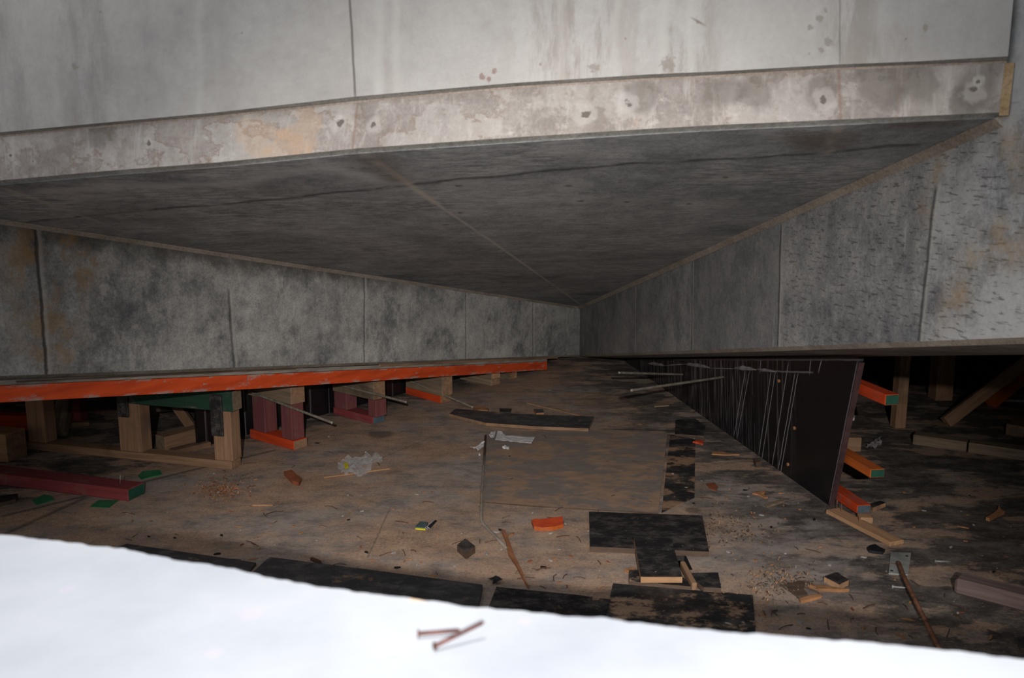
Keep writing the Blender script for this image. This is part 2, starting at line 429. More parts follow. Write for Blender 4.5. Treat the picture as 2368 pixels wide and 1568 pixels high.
# --- front upstand: recessed band, chamfer and the smooth wall above
fdir = hz(E0[-1]-E0[2]); nF = Z.cross(fdir).normalized()
if nF.dot(O-E0[-1]) < 0: nF = -nF
fo = E0[-1]
band_top_px = [(-420, 355), (-150, 332), (0, 318), (215, 297), (500, 272), (825, 238), (1184, 205), (1500, 186), (1664, 178), (1939, 162), (2120, 155), (2328, 146)]
wall_bot_px = [(-420, 341), (-150, 318), (0, 306), (215, 286), (500, 260), (825, 223), (1184, 192), (1500, 172), (1664, 165), (1939, 149), (2120, 142), (2331, 130)]
Mf = frame(E0[2], fdir)
def floc(p): return Mf.inverted() @ p
ysg = floc(E0[2]+nF).y
def fface(name, lo_, hi_, mat, off_lo, off_hi):
    bm = bmesh.new(); A = []; B = []
    for p, q in zip(lo_, hi_):
        A.append(bm.verts.new(floc(p + nF*off_lo))); B.append(bm.verts.new(floc(q + nF*off_hi)))
    for i in range(len(A)-1): bm.faces.new((A[i], A[i+1], B[i+1], B[i]))
    return bm
bpts = []
for (u, v), e in zip(edge_px, E0): bpts.append(e)
def onF(u, v, off=0): return on(u, v, fo + nF*off, nF)
bt = [onF(u, v) for u, v in band_top_px]
wb = [onF(u, v, .018) for u, v in wall_bot_px]
# the lower edge follows the slab edge, so the band leans by the little that slab edge bows
def fz(u, v): q = floc(onF(u, v)); return (q.x, q.z)
# upper wall material
m, c, big, mid, fine = concrete('smooth_upstand_concrete', ((146, 141, 138), (159, 155, 151), (169, 165, 161)), scale=.8)
sm = m.noise(7, 7, .72, m.map((1.6, 1, .35)))
X = m.xyz()
for u, wdt, a0, shade in ((200, .10, .35, (126, 118, 112)), (870, .10, .25, (138, 128, 122)), (1340, .16, .55, (124, 114, 104)), (1560, .09, .6, (120, 110, 100)), (1460, .05, .2, (172, 169, 165)), (1960, .05, .4, (126, 118, 108)), (2040, .10, .35, (128, 120, 112))):
    g = m.seg((0, 2), fz(u, -60), fz(u+4, 330-u*.08), wdt, .8, .1, 2.5)
    c = m.mix(m.math('MULTIPLY', m.math('MULTIPLY', g, m.step(sm, .46, .6)), a0), c, shade)
for u in (1300, 1425, 1540, 1600, 470, 880, 920):
    g = m.seg((0, 2), fz(u, -60), fz(u-3, 330-u*.08), .012, .9, .05, 4)
    c = m.mix(m.math('MULTIPLY', g, .35), c, (178, 175, 170))
dk = m.noise(3.5, 7, .7, m.map((2.0, 1, .5), loc=(4, 0, 1)))
c = m.mix(m.math('MULTIPLY', m.math('MULTIPLY', m.step(X[0], 1.3, .1), m.step(dk, .46, .68)), .45), c, (112, 107, 105))
for u0, v0, u1, v1, w, a0 in ((811, -40, 826, 228, .0035, .7), (1937, -40, 1940, 152, .002, .4)):
    c = m.mix(m.math('MULTIPLY', m.seg((0, 2), fz(u0, v0), fz(u1, v1), w, .8, .008, 8), a0), c, (72, 62, 58))
for u, v, r in ((1905, 28, .012), (1893, 48, .014), (1870, 66, .01), (1914, 100, .018), (1897, 120, .012), (1868, 127, .007), (2135, 70, .012), (1250, 150, .006), (1144, 168, .012), (1118, 182, .014), (1132, 186, .01), (1545, 150, .03), (1372, 158, .02), (240, 30, .006), (565, 78, .006), (180, 155, .014), (2091, 92, .006), (1612, 54, .006), (1446, 92, .005)):
    c = m.mix(m.math('MULTIPLY', m.spot((0, 2), fz(u, v), r*.8, 1.6, 70), .6), c, (112, 74, 66) if 1100 < u < 1150 else (122, 114, 105))
g = m.seg((0, 2), fz(1602, 46), fz(1626, 60), .003, .5); c = m.mix(m.math('MULTIPLY', g, .7), c, (104, 84, 72))
pore = m.step(m.noise(55, 2, .5), .76, .8)
c = m.mix(m.math('MULTIPLY', pore, .35), c, (104, 98, 92))
UP_MAT = m.done(c)
# band material
m, c, big, mid, fine = concrete('efflorescent_band_concrete', ((124, 115, 110), (140, 131, 125), (156, 148, 141)), scale=1.6)
X = m.xyz()
tn = m.noise(3.4, 9, .62, m.map((1, 1, 1.3), loc=(2, 0, 4)))
tide = m.step(m.math('ABSOLUTE', m.math('SUBTRACT', tn, .5)), .014, .004)
c = m.mix(m.math('MULTIPLY', m.step(tn, .49, .51), .35), c, (176, 170, 164))
c = m.mix(m.math('MULTIPLY', m.math('MULTIPLY', tide, m.step(m.noise(2.6, 4), .42, .56)), .5), c, (118, 96, 80))
dv = m.noise(26, 8, .8)
c = m.mix(m.math('MULTIPLY', m.step(dv, .54, .66), .4), c, (112, 101, 93))
c = m.mix(m.math('MULTIPLY', m.step(m.noise(20, 8, .8, m.map(loc=(5, 5, 5))), .54, .64), .45), c, (184, 179, 173))
wet = m.noise(4.5, 8, .7, m.map((1.5, 1, .7)))
c = m.mix(m.math('MULTIPLY', m.step(wet, .5, .62), .45), c, (112, 103, 97))
dr = m.noise(11, 6, .7, m.map((2.4, 1, .16)))
c = m.mix(m.math('MULTIPLY', m.step(dr, .52, .66), .5), c, (172, 166, 160))
c = m.mix(m.math('MULTIPLY', m.step(m.noise(9, 5, .7, m.map((3, 1, .12), loc=(9, 3, 1))), .64, .7), .4), c, (150, 108, 76))
for u, v, r in ((2040, 192, .09), (2130, 195, .08), (2265, 200, .08), (1680, 208, .07), (1740, 215, .07), (2230, 240, .06), (1900, 210, .06), (1480, 225, .06), (240, 305, .07)):
    c = m.mix(m.math('MULTIPLY', m.spot((0, 2), fz(u, v), r, .8, 9), .6), c, (98, 91, 84))
for u, v in ((600, 318), (715, 300), (680, 350)):
    c = m.mix(m.math('MULTIPLY', m.spot((0, 2), fz(u, v), .08, 1.2, 14), .25), c, (190, 152, 116))
for u, v, r in ((793, 287, .012), (873, 291, .010), (1355, 267, .016), (1452, 242, .013), (1900, 232, .012), (2252, 208, .013), (350, 332, .009), (25, 360, .006), (80, 374, .006), (2262, 188, .007)):
    c = m.mix(m.math('MULTIPLY', m.spot((0, 2), fz(u, v), r*3, 1.0, 24), .45), c, (172, 166, 160))
    c = m.mix(m.math('MULTIPLY', m.spot((0, 2), fz(u, v), r, 1.8, 50), .85), c, (84, 76, 68))
for u0, v0, u1, v1 in ((827, 236, 834, 352), (1940, 160, 1938, 290)):
    c = m.mix(m.math('MULTIPLY', m.seg((0, 2), fz(u0, v0), fz(u1, v1), .004, .8, .008, 8), .5), c, (120, 92, 80))
m.bump(m.math('ADD', m.math('MULTIPLY', dr, .6), wet), .3, .006)
BAND = m.done(c)
m, c, *_ = concrete('grey_chamfer_concrete', ((96, 94, 90), (116, 113, 108), (134, 130, 125)), scale=3); CHAM = m.done(c)
m, c, *_ = concrete('rusty_arris_line', ((124, 110, 99), (144, 130, 119), (160, 147, 136)), scale=5); RARR = m.done(c)
m, c, *_ = concrete('upper_chamfer_concrete', ((108, 106, 100), (128, 125, 119), (144, 141, 135)), scale=3); UCHAM = m.done(c)
top_z = 2.75
bm = bmesh.new()
prof = []
for e, b_, w_ in zip(E0, bt, wb):
    tp = Vector((w_.x, w_.y, top_z))
    inn = e - nF*.30
    ring = [Vector((tp.x, tp.y, top_z)) - nF*.32, tp, w_, b_ + Z*.006, b_, e + Z*.012, e + Z*.003 - nF*.012, Vector((e.x, e.y, ceil_z(e.x, e.y)-.0)) - nF*.016 - Z*.001, inn + Z*.12]
    prof.append([bm.verts.new(floc(p)) for p in ring])
mi = [0, 0, 4, 3, 1, 2, 2, 2, 0]
for A, B in zip(prof, prof[1:]):
    for k in range(9):
        j = (k+1) % 9; f = bm.faces.new((A[k], A[j], B[j], B[k])); f.material_index = mi[k]
bm.faces.new(prof[0][::-1]); bm.faces.new(prof[-1])
tag(mesh_obj('wall_front', bm, [UP_MAT, BAND, CHAM, RARR, UCHAM], None, Mf), kind='structure')
# vertical rust coloured batten strip at the right end of the band
m, c, *_ = concrete('rusty_corner_strip', ((112, 92, 62), (140, 116, 84), (160, 138, 108)), scale=5); RSTR = m.done(c)
pa, pb = onF(2313, 268), onF(2327, 146)
bm = bmesh.new()
vs = []
for p in (pa, pb): vs.append([bm.verts.new(p+q) for q in (fdir*-.004 + nF*.001, fdir*.014 + nF*.018, fdir*.02 - nF*.01)])
for k in range(3): bm.faces.new((vs[0][k], vs[0][(k+1) % 3], vs[1][(k+1) % 3], vs[1][k]))
bm.faces.new(vs[0][::-1]); bm.faces.new(vs[1])
tag(mesh_obj('trim_3', bm, RSTR), kind='structure')

# --- floor: plywood deck under sawdust, with one hole
m = Mat('dusty_plywood_deck', .85, .25)
n1 = m.noise(1.6, 12, .72, m.map((.85, 1.2, 1))); n2 = m.noise(7, 12, .78, m.map((.85, 1.3, 1))); n3 = m.noise(85, 4, .7)
X = m.xyz()
base = m.ramp(n2, [(.34, (100, 91, 86)), (.5, (144, 132, 124)), (.66, (174, 162, 153))])
dust = m.ramp(m.math('ADD', m.math('MULTIPLY', n2, .55), m.math('MULTIPLY', n3, .45)), [(.36, (118, 92, 73)), (.5, (158, 126, 101)), (.64, (188, 154, 126))])
k = m.math('ADD', m.math('MULTIPLY', n1, .6), m.math('MULTIPLY', n2, .4))
c = m.mix(m.math('MULTIPLY', m.step(k, .42, .56), .8), base, dust)
# black film sheets to the right and far left are only patchily dusted
rt = m.step(m.math('ADD', X[0], m.math('MULTIPLY', X[1], .18)), P(1730, 1300).x+.18*P(1730, 1300).y-.25, P(1850, 1280).x+.18*P(1850, 1280).y+.25)
ed = P(640, 1028); ed2 = P(1040, 920); dd = hz(ed2-ed); nn = Vector((-dd.y, dd.x, 0))
lf = m.step(m.math('ADD', m.math('MULTIPLY', X[0], nn.x), m.math('MULTIPLY', X[1], nn.y)), ed.dot(nn)-.02, ed.dot(nn)+.25)
fm = m.math('MAXIMUM', rt, lf)
pat = m.noise(3.2, 8, .66, m.map((.8, 1.5, 1), rot=(0, 0, .25), loc=(3, 3, 0)))
filmc = m.mix(m.math('MULTIPLY', m.step(n2, .4, .68), .7), (54, 51, 50), (132, 123, 116))
c = m.mix(m.math('MULTIPLY', fm, m.math('MULTIPLY', m.step(pat, .57, .50), .92)), c, filmc)
c = m.mix(m.math('MULTIPLY', m.math('MULTIPLY', m.step(n2, .56, .64), m.step(n1, .5, .4)), .5), c, (84, 78, 76))
c = m.mix(m.math('MULTIPLY', m.step(n3, .6, .66), .4), c, (196, 160, 126))
c = m.mix(m.math('MULTIPLY', m.step(n3, .42, .36), .4), c, (70, 58, 50))
c = m.mix(m.math('MULTIPLY', m.step(m.noise(38, 2, .5, m.map(loc=(7, 1, 0))), .74, .77), .6), c, (168, 164, 160))
def flp(u, v): q = P(u, v); return (q.x, q.y)
for a, b, w, colr, a0 in (((-60, 1190), (640, 1030), .012, (134, 106, 82), .6), ((640, 1030), (1045, 920), .010, (134, 106, 82), .6), ((0, 1195), (640, 1040), .014, (44, 40, 38), .6),
                          ((200, 1110), (330, 1065), .012, (120, 94, 74), .5), ((0, 1240), (200, 1150), .015, (40, 36, 34), .5), ((880, 1060), (1000, 1010), .003, (50, 46, 44), .5), ((790, 1075), (860, 1040), .003, (60, 56, 54), .5),
                          ((780, 1215), (850, 1150), .006, (150, 116, 86), .5), ((1240, 1170), (1525, 1190), .006, (140, 112, 86), .5), ((1390, 992), (1560, 996), .012, (44, 40, 38), .6),
                          ((2100, 1183), (2300, 1196), .004, (140, 116, 90), .5), ((2130, 1240), (2260, 1248), .005, (140, 112, 84), .6), ((1840, 1355), (2220, 1400), .006, (40, 36, 34), .35), ((900, 1180), (850, 1290), .004, (60, 56, 54), .4)):
    c = m.mix(m.math('MULTIPLY', m.seg((0, 1), flp(*a), flp(*b), w, .7, .012, 6), a0), c, colr)
for u, v, r in ((880, 1005, .10), (1600, 1180, .05)):
    c = m.mix(m.math('MULTIPLY', m.spot((0, 1), flp(u, v), r, .5, 6), .55), c, (54, 46, 42))
for u, v, r in ((1700, 1135, .14), (1880, 1275, .30), (1660, 1110, .08), (1520, 985, .10), (1870, 1210, .10), (1760, 1160, .08)):
    c = m.mix(m.math('MULTIPLY', m.math('MULTIPLY', m.spot((0, 1), flp(u, v), r, .9, 8), m.step(n2, .4, .6)), .55), c, (150, 142, 138))
m.bump(m.math('ADD', n2, m.math('MULTIPLY', n3, .5)), .3, .006)
FLOOR = m.done(c)
h0, h1 = P(1556, 1277), P(1602, 1318)
hx0, hx1, hy0, hy1 = h0.x, h1.x, h1.y, h0.y
bm = bmesh.new(); xs = [-9, hx0, hx1, 9]; ys = [-4, hy0, hy1, 14]
g = [[bm.verts.new((x, y, 0)) for y in ys] for x in xs]
for i in range(3):
    for j in range(3):
        if (i, j) != (1, 1): bm.faces.new((g[i][j], g[i+1][j], g[i+1][j+1], g[i][j+1]))
pit = [bm.verts.new((v.co.x, v.co.y, -.35)) for v in (g[1][1], g[2][1], g[2][2], g[1][2])]
rim = (g[1][1], g[2][1], g[2][2], g[1][2])
for i in range(4):
    f = bm.faces.new((rim[i], rim[(i+1) % 4], pit[(i+1) % 4], pit[i])); f.material_index = 1
f = bm.faces.new(pit); f.material_index = 1
tag(mesh_obj('floor', bm, [FLOOR, M_pit_dark]), kind='structure')

# --- outer enclosure of the neighbouring bays, unseen plates added to keep daylight out
def plate(name, pts, th, mat):
    o = prism(name, None, None, [Vector(p) for p in pts], Vector(th), mat); return tag(o, kind='structure')
endL = C0 + hL*SE_L; endR = C0 + hR*SE_R
bL = -nL*1.0; bR = -nR*.5
plate('lightblock_over_left_bay', [C0+bL+Z*.9, endL+bL+Z*.9, Vector((-9, endL.y+1, C0.z+.9)), Vector((-9, 12, C0.z+.9)), Vector((C0.x, 12, C0.z+.9))], (0, 0, .25), SOFFIT)
plate('lightblock_over_right_bay', [C0+bR+Z*1.6, endR+bR+Z*1.6, Vector((9, endR.y, C0.z+1.6)), Vector((9, 12, C0.z+1.6)), Vector((C0.x-.2, 12, C0.z+1.6))], (0, 0, .25), SOFFIT)
plate('lightblock_back', [(-9, 12, 0), (9, 12, 0), (9, 12, 2.2), (-9, 12, 2.2)], (0, .2, 0), SOFFIT)
plate('lightblock_far_left', [(-9, -1, 0), (-9, 12, 0), (-9, 12, 2.2), (-9, -1, 2.2)], (-.2, 0, 0), SOFFIT)
plate('lightblock_far_right', [(9, -1, 0), (9, 12, 0), (9, 12, 2.2), (9, -1, 2.2)], (.2, 0, 0), SOFFIT)
plate('lightblock_side_right', [Vector((endR.x+.1, endR.y+.02, 0)), Vector((9, endR.y+.02, 0)), Vector((9, endR.y+.02, 3)), Vector((endR.x+.1, endR.y+.02, 3))], (0, -.2, 0), SOFFIT)
plate('lightblock_side_left', [Vector((-9, endL.y, 0)), Vector((endL.x-.35, endL.y, 0)), Vector((endL.x-.35, endL.y, 2.2)), Vector((-9, endL.y, 2.2))], (0, -.2, 0), SOFFIT)

# --- near parapet the photographer leans over
ZS = .983
m = Mat('white_sunlit_parapet', .8, .3)
n1 = m.noise(3, 6, .6); n2 = m.noise(14, 5, .6)
c = m.ramp(n1, [(.3, (124, 128, 136)), (.6, (138, 141, 147))])
X = m.xyz()
for u, v, r in ((575, 1420, .02), (880, 1508, .012), (1212, 1438, .010), (1283, 1422, .006), (495, 1510, .015), (155, 1362, .012)):
    q = P(u, v, ZS); c = m.mix(m.math('MULTIPLY', m.spot((0, 1), (q.x, q.y), r, .8, 40), .35), c, (150, 140, 158))
q = P(970, 1382, ZS); c = m.mix(m.math('MULTIPLY', m.spot((0, 1), (q.x, q.y), .016, .8, 40), .6), c, (196, 160, 120))
m.bump(n2, .15, .003)
SILL = m.done(c)
sp = [(-700, 1168), (-300, 1205), (0, 1234), (40, 1236), (140, 1247), (300, 1268), (430, 1294), (560, 1316), (700, 1345), (850, 1366), (1000, 1384), (1080, 1398), (1160, 1404), (1300, 1418), (1400, 1424), (1540, 1442), (1700, 1456), (1860, 1468), (2000, 1480), (2160, 1494), (2200, 1500), (2368, 1518), (2700, 1550), (3200, 1600)]
ep = [P(u, v, ZS) for u, v in sp]
ep = [ep[0] + (ep[0]-ep[1]).normalized()*2.0] + ep + [ep[-1] + (ep[-1]-ep[-2]).normalized()*2.5]
bm = bmesh.new(); pts = []
for a, b in zip(ep, ep[1:]):
    k = max(2, int((b-a).length/.006))
    for i in range(k):
        q = a.lerp(b, i/k); w = noise.noise(q*60)*.004 + noise.noise(q*23)*.003
        pts.append(q + Vector((w*.25, w, 0)))
pts.append(ep[-1])
rows = []
for q in pts:
    rows.append([bm.verts.new(v) for v in (Vector((q.x*1.0, -1.2, ZS)), q + Vector((0, -.006, 0)), q + Vector((0, 0, -.006)), Vector((q.x, q.y, 0)))])
for A, B in zip(rows, rows[1:]):
    for k in range(3): bm.faces.new((A[k], A[k+1], B[k+1], B[k]))
tag(mesh_obj('wall_near', bm, SILL), kind='structure')
for nm, (a, b), lab, zz in (('nail', ((968, 1474), (1066, 1466)), 'rusty nail lying flat on the white parapet, the farther of the pair', 0), ('nail', ((1006, 1503), (1122, 1468)), 'rusty nail on the white parapet, nearer of the pair, tip raised', .012)):
    A, B = P(a[0], a[1], ZS), P(b[0], b[1], ZS)
    d = (B-A).normalized(); L = (B-A).length; r = .0022
    M = frame(A + Z*.0045, d)
    root = empty(nm, M, lab, 'nail', 'nails on the parapet')
    up = zz/L
    mesh_obj('shank', tube_bm([(0, 0, 0), (L*.4, 0, up*L*.4), (L*.93, 0, up*L*.93)], r, 10), M_nail, root, M, True)
    mesh_obj('head', tube_bm([(-.0012, 0, 0), (.0008, 0, 0)], r*2.0, 12), M_nail, root, M, True)
    t_ = bmesh.new()
    ring = [t_.verts.new((L*.93, r*math.cos(i*math.pi/3), up*L*.93 + r*math.sin(i*math.pi/3))) for i in range(6)]; tip = t_.verts.new((L, 0, up*L))
    for i in range(6): t_.faces.new((ring[i], ring[(i+1) % 6], tip))
    mesh_obj('tip', t_, M_nail, root, M)

# ------------------------------------------------------------------ left side: joists, trestles, panel
def face_prism(name, label, cat, px, p0, n, dep, mat, group=None, end=None):
    """front outline px on the vertical plane (p0, n); body goes back by dep"""
    w = [on(u, v, p0, n) for u, v in px]
    x = hz(Z.cross(n)); M = frame(w[0], x); inv = M.inverted(); y = (inv.to_3x3() @ (-n)).y*dep
    bm = bmesh.new(); f = [bm.verts.new(inv @ q) for q in w]; b = [bm.verts.new(inv @ q + Vector((0, y, 0))) for q in w]
    bm.faces.new(f); bm.faces.new(b[::-1])
    for i in range(len(f)):
        j = (i+1) % len(f); bm.faces.new((f[i], b[i], b[j], f[j]))
    o = mesh_obj(name, bm, mat, None, M)
    return tag(o, label, cat, group) if label else o
def joist_mat(JPX):
    m = Mat('orange_joist_paint', .65, .35)
    v = m.map((1.2, 9, 9)); g = m.noise(2.2, 6, .65, v)
    sm_n = m.noise(9, 7, .75, m.map((.7, 1, 2)))
    c = m.ramp(g, [(.3, (168, 58, 24)), (.55, (200, 74, 30)), (.75, (212, 92, 46))])
    c = m.mix(m.math('MULTIPLY', m.step(m.noise(3.2, 6, .7, m.map((.6, 1, 2))), .58, .66), .6), c, (150, 58, 36))
    pk = m.noise(8, 7, .72, m.map((.8, 1, 2.2), loc=(3, 0, 2)))
    c = m.mix(m.math('MULTIPLY', m.step(pk, .61, .64), .7), c, (158, 146, 138))
    c = m.mix(m.math('MULTIPLY', m.step(m.noise(14, 5, .7, m.map((1.6, 1, .5), loc=(6, 0, 2))), .66, .69), .7), c, (104, 78, 64))
    def jl(u, v): q = on(u, v, C0 + nL*.012, nL) - jo; return (q.dot(jx), q.z)
    jo = on(*JPX[0], C0 + nL*.012, nL); jx = hz(Z.cross(nL))
    for a, b, wd, th in ((JPX[3], JPX[2], .011, (.5, .56)), (JPX[0], JPX[1], .008, (.48, .55)), ((JPX[1][0], JPX[1][1]), (JPX[2][0], JPX[2][1]), .05, (.5, .6)), ((JPX[0][0], JPX[0][1]), (JPX[3][0], JPX[3][1]), .05, (.5, .6))):
        c = m.mix(m.math('MULTIPLY', m.math('MULTIPLY', m.seg((0, 2), jl(*a), jl(*b), wd, .9, .03, 14), m.step(sm_n, *th)), .8), c, (150, 142, 134))
    m.bump(pk, .2, .004)
    return m.done(c)
jp = C0 + nL*.012
JA = [(-300, 905), (571, 867), (571, 900), (-300, 947)]; JB = [(574, 867), (1265, 836), (1265, 855), (574, 900)]
gj = 'orange joists under the left beam'
face_prism('formwork_joist', 'long orange painted joist under left concrete beam, near length running out of frame left', 'timber', JA, jp, nL, .09, joist_mat(JA), gj)
face_prism('formwork_joist', 'orange joist with mortar smears, far length ending near the back corner', 'timber', JB, jp, nL, .09, joist_mat(JB), gj)
jq = C0 + nL*.018
face_prism('plywood_strip', 'long dirty plywood edge strip between left concrete beam and orange joist', 'plywood', [(-300, 893), (1265, 829), (1265, 835.5), (-300, 904)], jq, nL, .02, W_strip)
def ragged(name, x0, x1, t0, t1, parent=None):
    pass
face_prism('batten', 'thin pale batten resting on the orange joist near its far end', 'batten', [(880, 843), (1075, 834), (1290, 826), (1290, 829), (1075, 838), (880, 848)], C0+nL*.03, nL, .012, W_pale)
face_prism('wood_sliver', 'dark loose sliver wedged along the left beam bottom edge', 'sliver', [(40, 881), (684, 851), (684, 854), (40, 884)], C0+nL*.028, nL, .01, W_dark)

class Frame:
    def __init__(s, label, A, B, C, group='timber trestles under the left beam', name='timber_trestle'):
        s.A = P(*A); s.x = hz(P(*B)-s.A); s.y = Z.cross(s.x); s.M = frame(s.A, s.x)
        s.L = (P(*B)-s.A).length; s.w = abs((P(*C)-s.A).dot(s.y))
        s.root = empty(name, s.M, label, 'trestle', group)
    def loc(s, u, v, off=0):
        q = on(u, v, s.A + s.y*off, s.y) - s.A; return q.dot(s.x), q.z
    def part(s, name, uR, uL, vT, vB, mat, y0, y1, end=None, label=None, vLT=None):
        x0, z0 = s.loc(uR, vB, y1); _, z1 = s.loc(uR, vT, y1); x1, _ = s.loc(uL, vB, y1)
        return s.box(name, x0, x1, z0, z1, mat, y0, y1, end, label)
    def box(s, name, x0, x1, z0, z1, mat, y0, y1, end=None, label=None):
        o = mesh_obj(name, box_bm(x0, x1, y0, y1, z0, z1, .003, endmat=('lo',) if end else None), [mat, end] if end else mat, s.root, s.M)
        if label: o['label'] = label
        return o
def upright(m):  # same timber with grain running up
    return m
U_pale = wood('upright_pine', (118, 88, 66), (158, 124, 97), along=2)
U_purple = wood('upright_purple', (110, 86, 78), (134, 108, 98), (118, 66, 66), .53, along=2)
# first trestle
t1 = Frame('long pine trestle with green head beam and three posts, under the near joist at left', (536, 1087), (30, 1036), (551, 1078))
w1 = max(t1.w, .09); hs = t1.loc(536, 1068)[1]
t1.box('sill_timber', 0, t1.L, 0, hs, W_pale, -w1, 0)
def zj(x, u, off): return t1.loc(u, 0, off)[1]
for uR, uL, vt in ((537, 495, 953), (329, 278, 930), (108, 68, 905)):
    x0, _ = t1.loc(uR, 1040, -.004); x1, _ = t1.loc(uL, 1040, -.004)
    zt = t1.loc(uR, vt, -.004)[1]
    t1.box('post', x0, x1, hs, zt, U_pale, -.004-w1*.95, -.004)
xg1, zg0 = t1.loc(537, 953, -.004); zg1 = t1.loc(537, 905, -.004)[1]; xg0 = t1.loc(296, 935, -.004)[0]
t1.box('head_beam', xg1-.005, xg0, zg0, zg1, W_green, -.09, -.002, W_grey)
for u0, u1, v0, v1 in ((516, 483, 912, 1010), (297, 268, 905, 966)):
    xa, za = t1.loc(u0, v1, .012); xb, zb = t1.loc(u1, v0, .012)
    t1.box('splice_plate', xa, xb, za, zb, F_black, .0, .014, label='black plywood splice plate')
# middle ones
t2 = Frame('low trestle with purple posts and orange sill, second along the left panel', (680, 1042), (578, 1013), (702, 1036))
zs = t2.loc(680, 1021)[1]; xe = t2.loc(578, 1010)[0]; w2 = max(t2.w, .1)
t2.box('sill_timber', 0, xe, 0, zs, W_orange, -w2, 0, W_pale)
for uR, uL in ((672, 648), (610, 583)):
    t2.box('post', t2.loc(uR, 960)[0], t2.loc(uL, 960)[0], zs, t2.loc(670, 936)[1], U_purple, -w2*.95, -.004)
t2.box('head_beam', t2.loc(671, 930)[0]-.01, xe, t2.loc(670, 936)[1], t2.loc(670, 896)[1], W_grey, -w2, 0, W_pale)
t3 = Frame('small trestle with purple posts and smudged sill end, third along the left panel', (863, 982), (771, 958), (882, 975))
zs = t3.loc(863, 965)[1]; xe = t3.loc(771, 955)[0]; w2 = max(t3.w, .1)
t3.box('sill_timber', 0, xe, 0, zs, W_red, -w2, 0, W_blueend)
for uR, uL in ((868, 850), (800, 772)):
    t3.box('post', t3.loc(uR, 940)[0], t3.loc(uL, 940)[0], zs, t3.loc(863, 926)[1], U_purple, -w2*.95, -.004)
t3.box('head_beam', t3.loc(862, 920)[0]-.01, xe, t3.loc(863, 926)[1], t3.loc(863, 884)[1], W_grey, -w2, 0, W_pale)
t4 = Frame('stacked pair of beams, grey over orange, fourth prop along the left panel', (1019, 933), (938, 911), (1036, 929))
zs = t4.loc(1019, 917)[1]; xe = t4.loc(938, 911)[0]; w2 = max(t4.w, .1)
t4.box('sill_timber', 0, xe, 0, zs, W_orange, -w2, 0, W_pale)
t4.box('head_beam', -.015, xe, zs, t4.loc(1019, 872)[1], W_grey, -w2, -.003, W_pale)
t5 = Frame('stacked pair of thin pine beams, fifth prop near the far joist end', (1136, 893), (1063, 877), (1153, 891))
zs = t5.loc(1136, 878)[1]; xe = t5.loc(1063, 877)[0]; w2 = max(t5.w, .1)
t5.box('sill_timber', 0, xe, 0, zs, W_grey, -w2, 0, W_pale)
t5.box('head_beam', 0, xe, zs, t5.loc(1136, 861)[1], W_grey, -w2, -.003, W_light)
A_, B_ = P(1187, 876), P(1125, 866)
timber('timber_block', 'short pine block under the far tip of the orange joist', 'timber', A_, B_, .1, max(.02, on(1187, 860, A_, Vector((0, -1, 0))).z), W_grey, None, W_light)
# black formwork panel behind the trestles
b0, b1 = P(470, 1040), P(1064, 880)
db = hz(b1-b0); nb = Vector((db.y, -db.x, 0))
if nb.dot(O-b0) < 0: nb = -nb
b0 = b0 - nb*.05; b1 = b1 - nb*.05
m = Mat('black_panel_with_drips', .35, .5)
X = m.xyz()
st = m.noise(26, 3, .6, m.map((1, 1, .015)))
st2 = m.noise(5, 2, .5, m.map((1, 1, .03), loc=(3, 0, 1)))
c = m.mix(m.math('MULTIPLY', m.step(m.noise(5, 6, .7), .4, .75), .5), (17, 15, 18), (30, 27, 30))
c = m.mix(m.math('MULTIPLY', m.math('MULTIPLY', m.step(st, .57, .66), m.step(st2, .42, .56)), .7), c, (112, 104, 108))
PANEL = m.done(c)
def bz(p):  # underside of left joist at a point near the beam line
    s = (p-C0).dot(hL); return max(.04, C0.z + slL*s - .085)
n_seg = 3; L_ = (b1-b0).length
seams = (0, .34, .67, 1.0)
for i in range(3):
    pa, pb = b0 + db*L_*seams[i], b0 + db*(L_*seams[i+1]-.004)
    if i == 2: pb = pb + db*.3
    top = [pa, pb, pb + Z*max(.03, bz(pb)), pa + Z*bz(pa)]
    M = frame(pa, db); inv = M.inverted(); yy = (inv.to_3x3() @ (-nb)).y*.02
    bm = bmesh.new(); f = [bm.verts.new(inv @ q) for q in top]; bk = [bm.verts.new(inv @ q + Vector((0, yy, 0))) for q in top]
    bm.faces.new(f); bm.faces.new(bk[::-1])
    for k in range(4): bm.faces.new((f[k], bk[k], bk[(k+1) % 4], f[(k+1) % 4]))
    tag(mesh_obj('plywood_shutter', bm, PANEL, None, M), ('black formwork panel behind the first and second trestles at left', 'black formwork panel between second and third trestles at left', 'black formwork panel behind the far props at left')[i], 'panel', 'black panels along the left beam')
# tie rods sticking out of the left panel
for i, (u0, v0, u1, v1) in enumerate(((578, 906, 769, 978), (780, 889, 940, 930), (944, 879, 1094, 942))):
    T_ = (t2, t3, t4)[i]; a = on(u0, v0, T_.A + T_.y*.016, T_.y); b = on(u1, v1, T_.A + T_.y*.016, T_.y)
    if b.z < .01 or i == 2: b = P(u1, v1, .012)
    tube('tie_rod', ('steel tie rod sloping past the second trestle to the deck', 'steel tie rod sloping past the third trestle to the deck', 'steel tie rod sloping past the orange based prop with wood at its tip')[i], 'rod', [a, b], .0085, M_rod, 'tie rods at the left panel', ribs=.012)
slab('wood_scrap', 'splintered pale wood scrap at the tip of the third left rod', 'scrap', [(1094, 942), (1112, 940), (1130, 943), (1128, 948), (1110, 947), (1096, 950)], .015, M_chip)

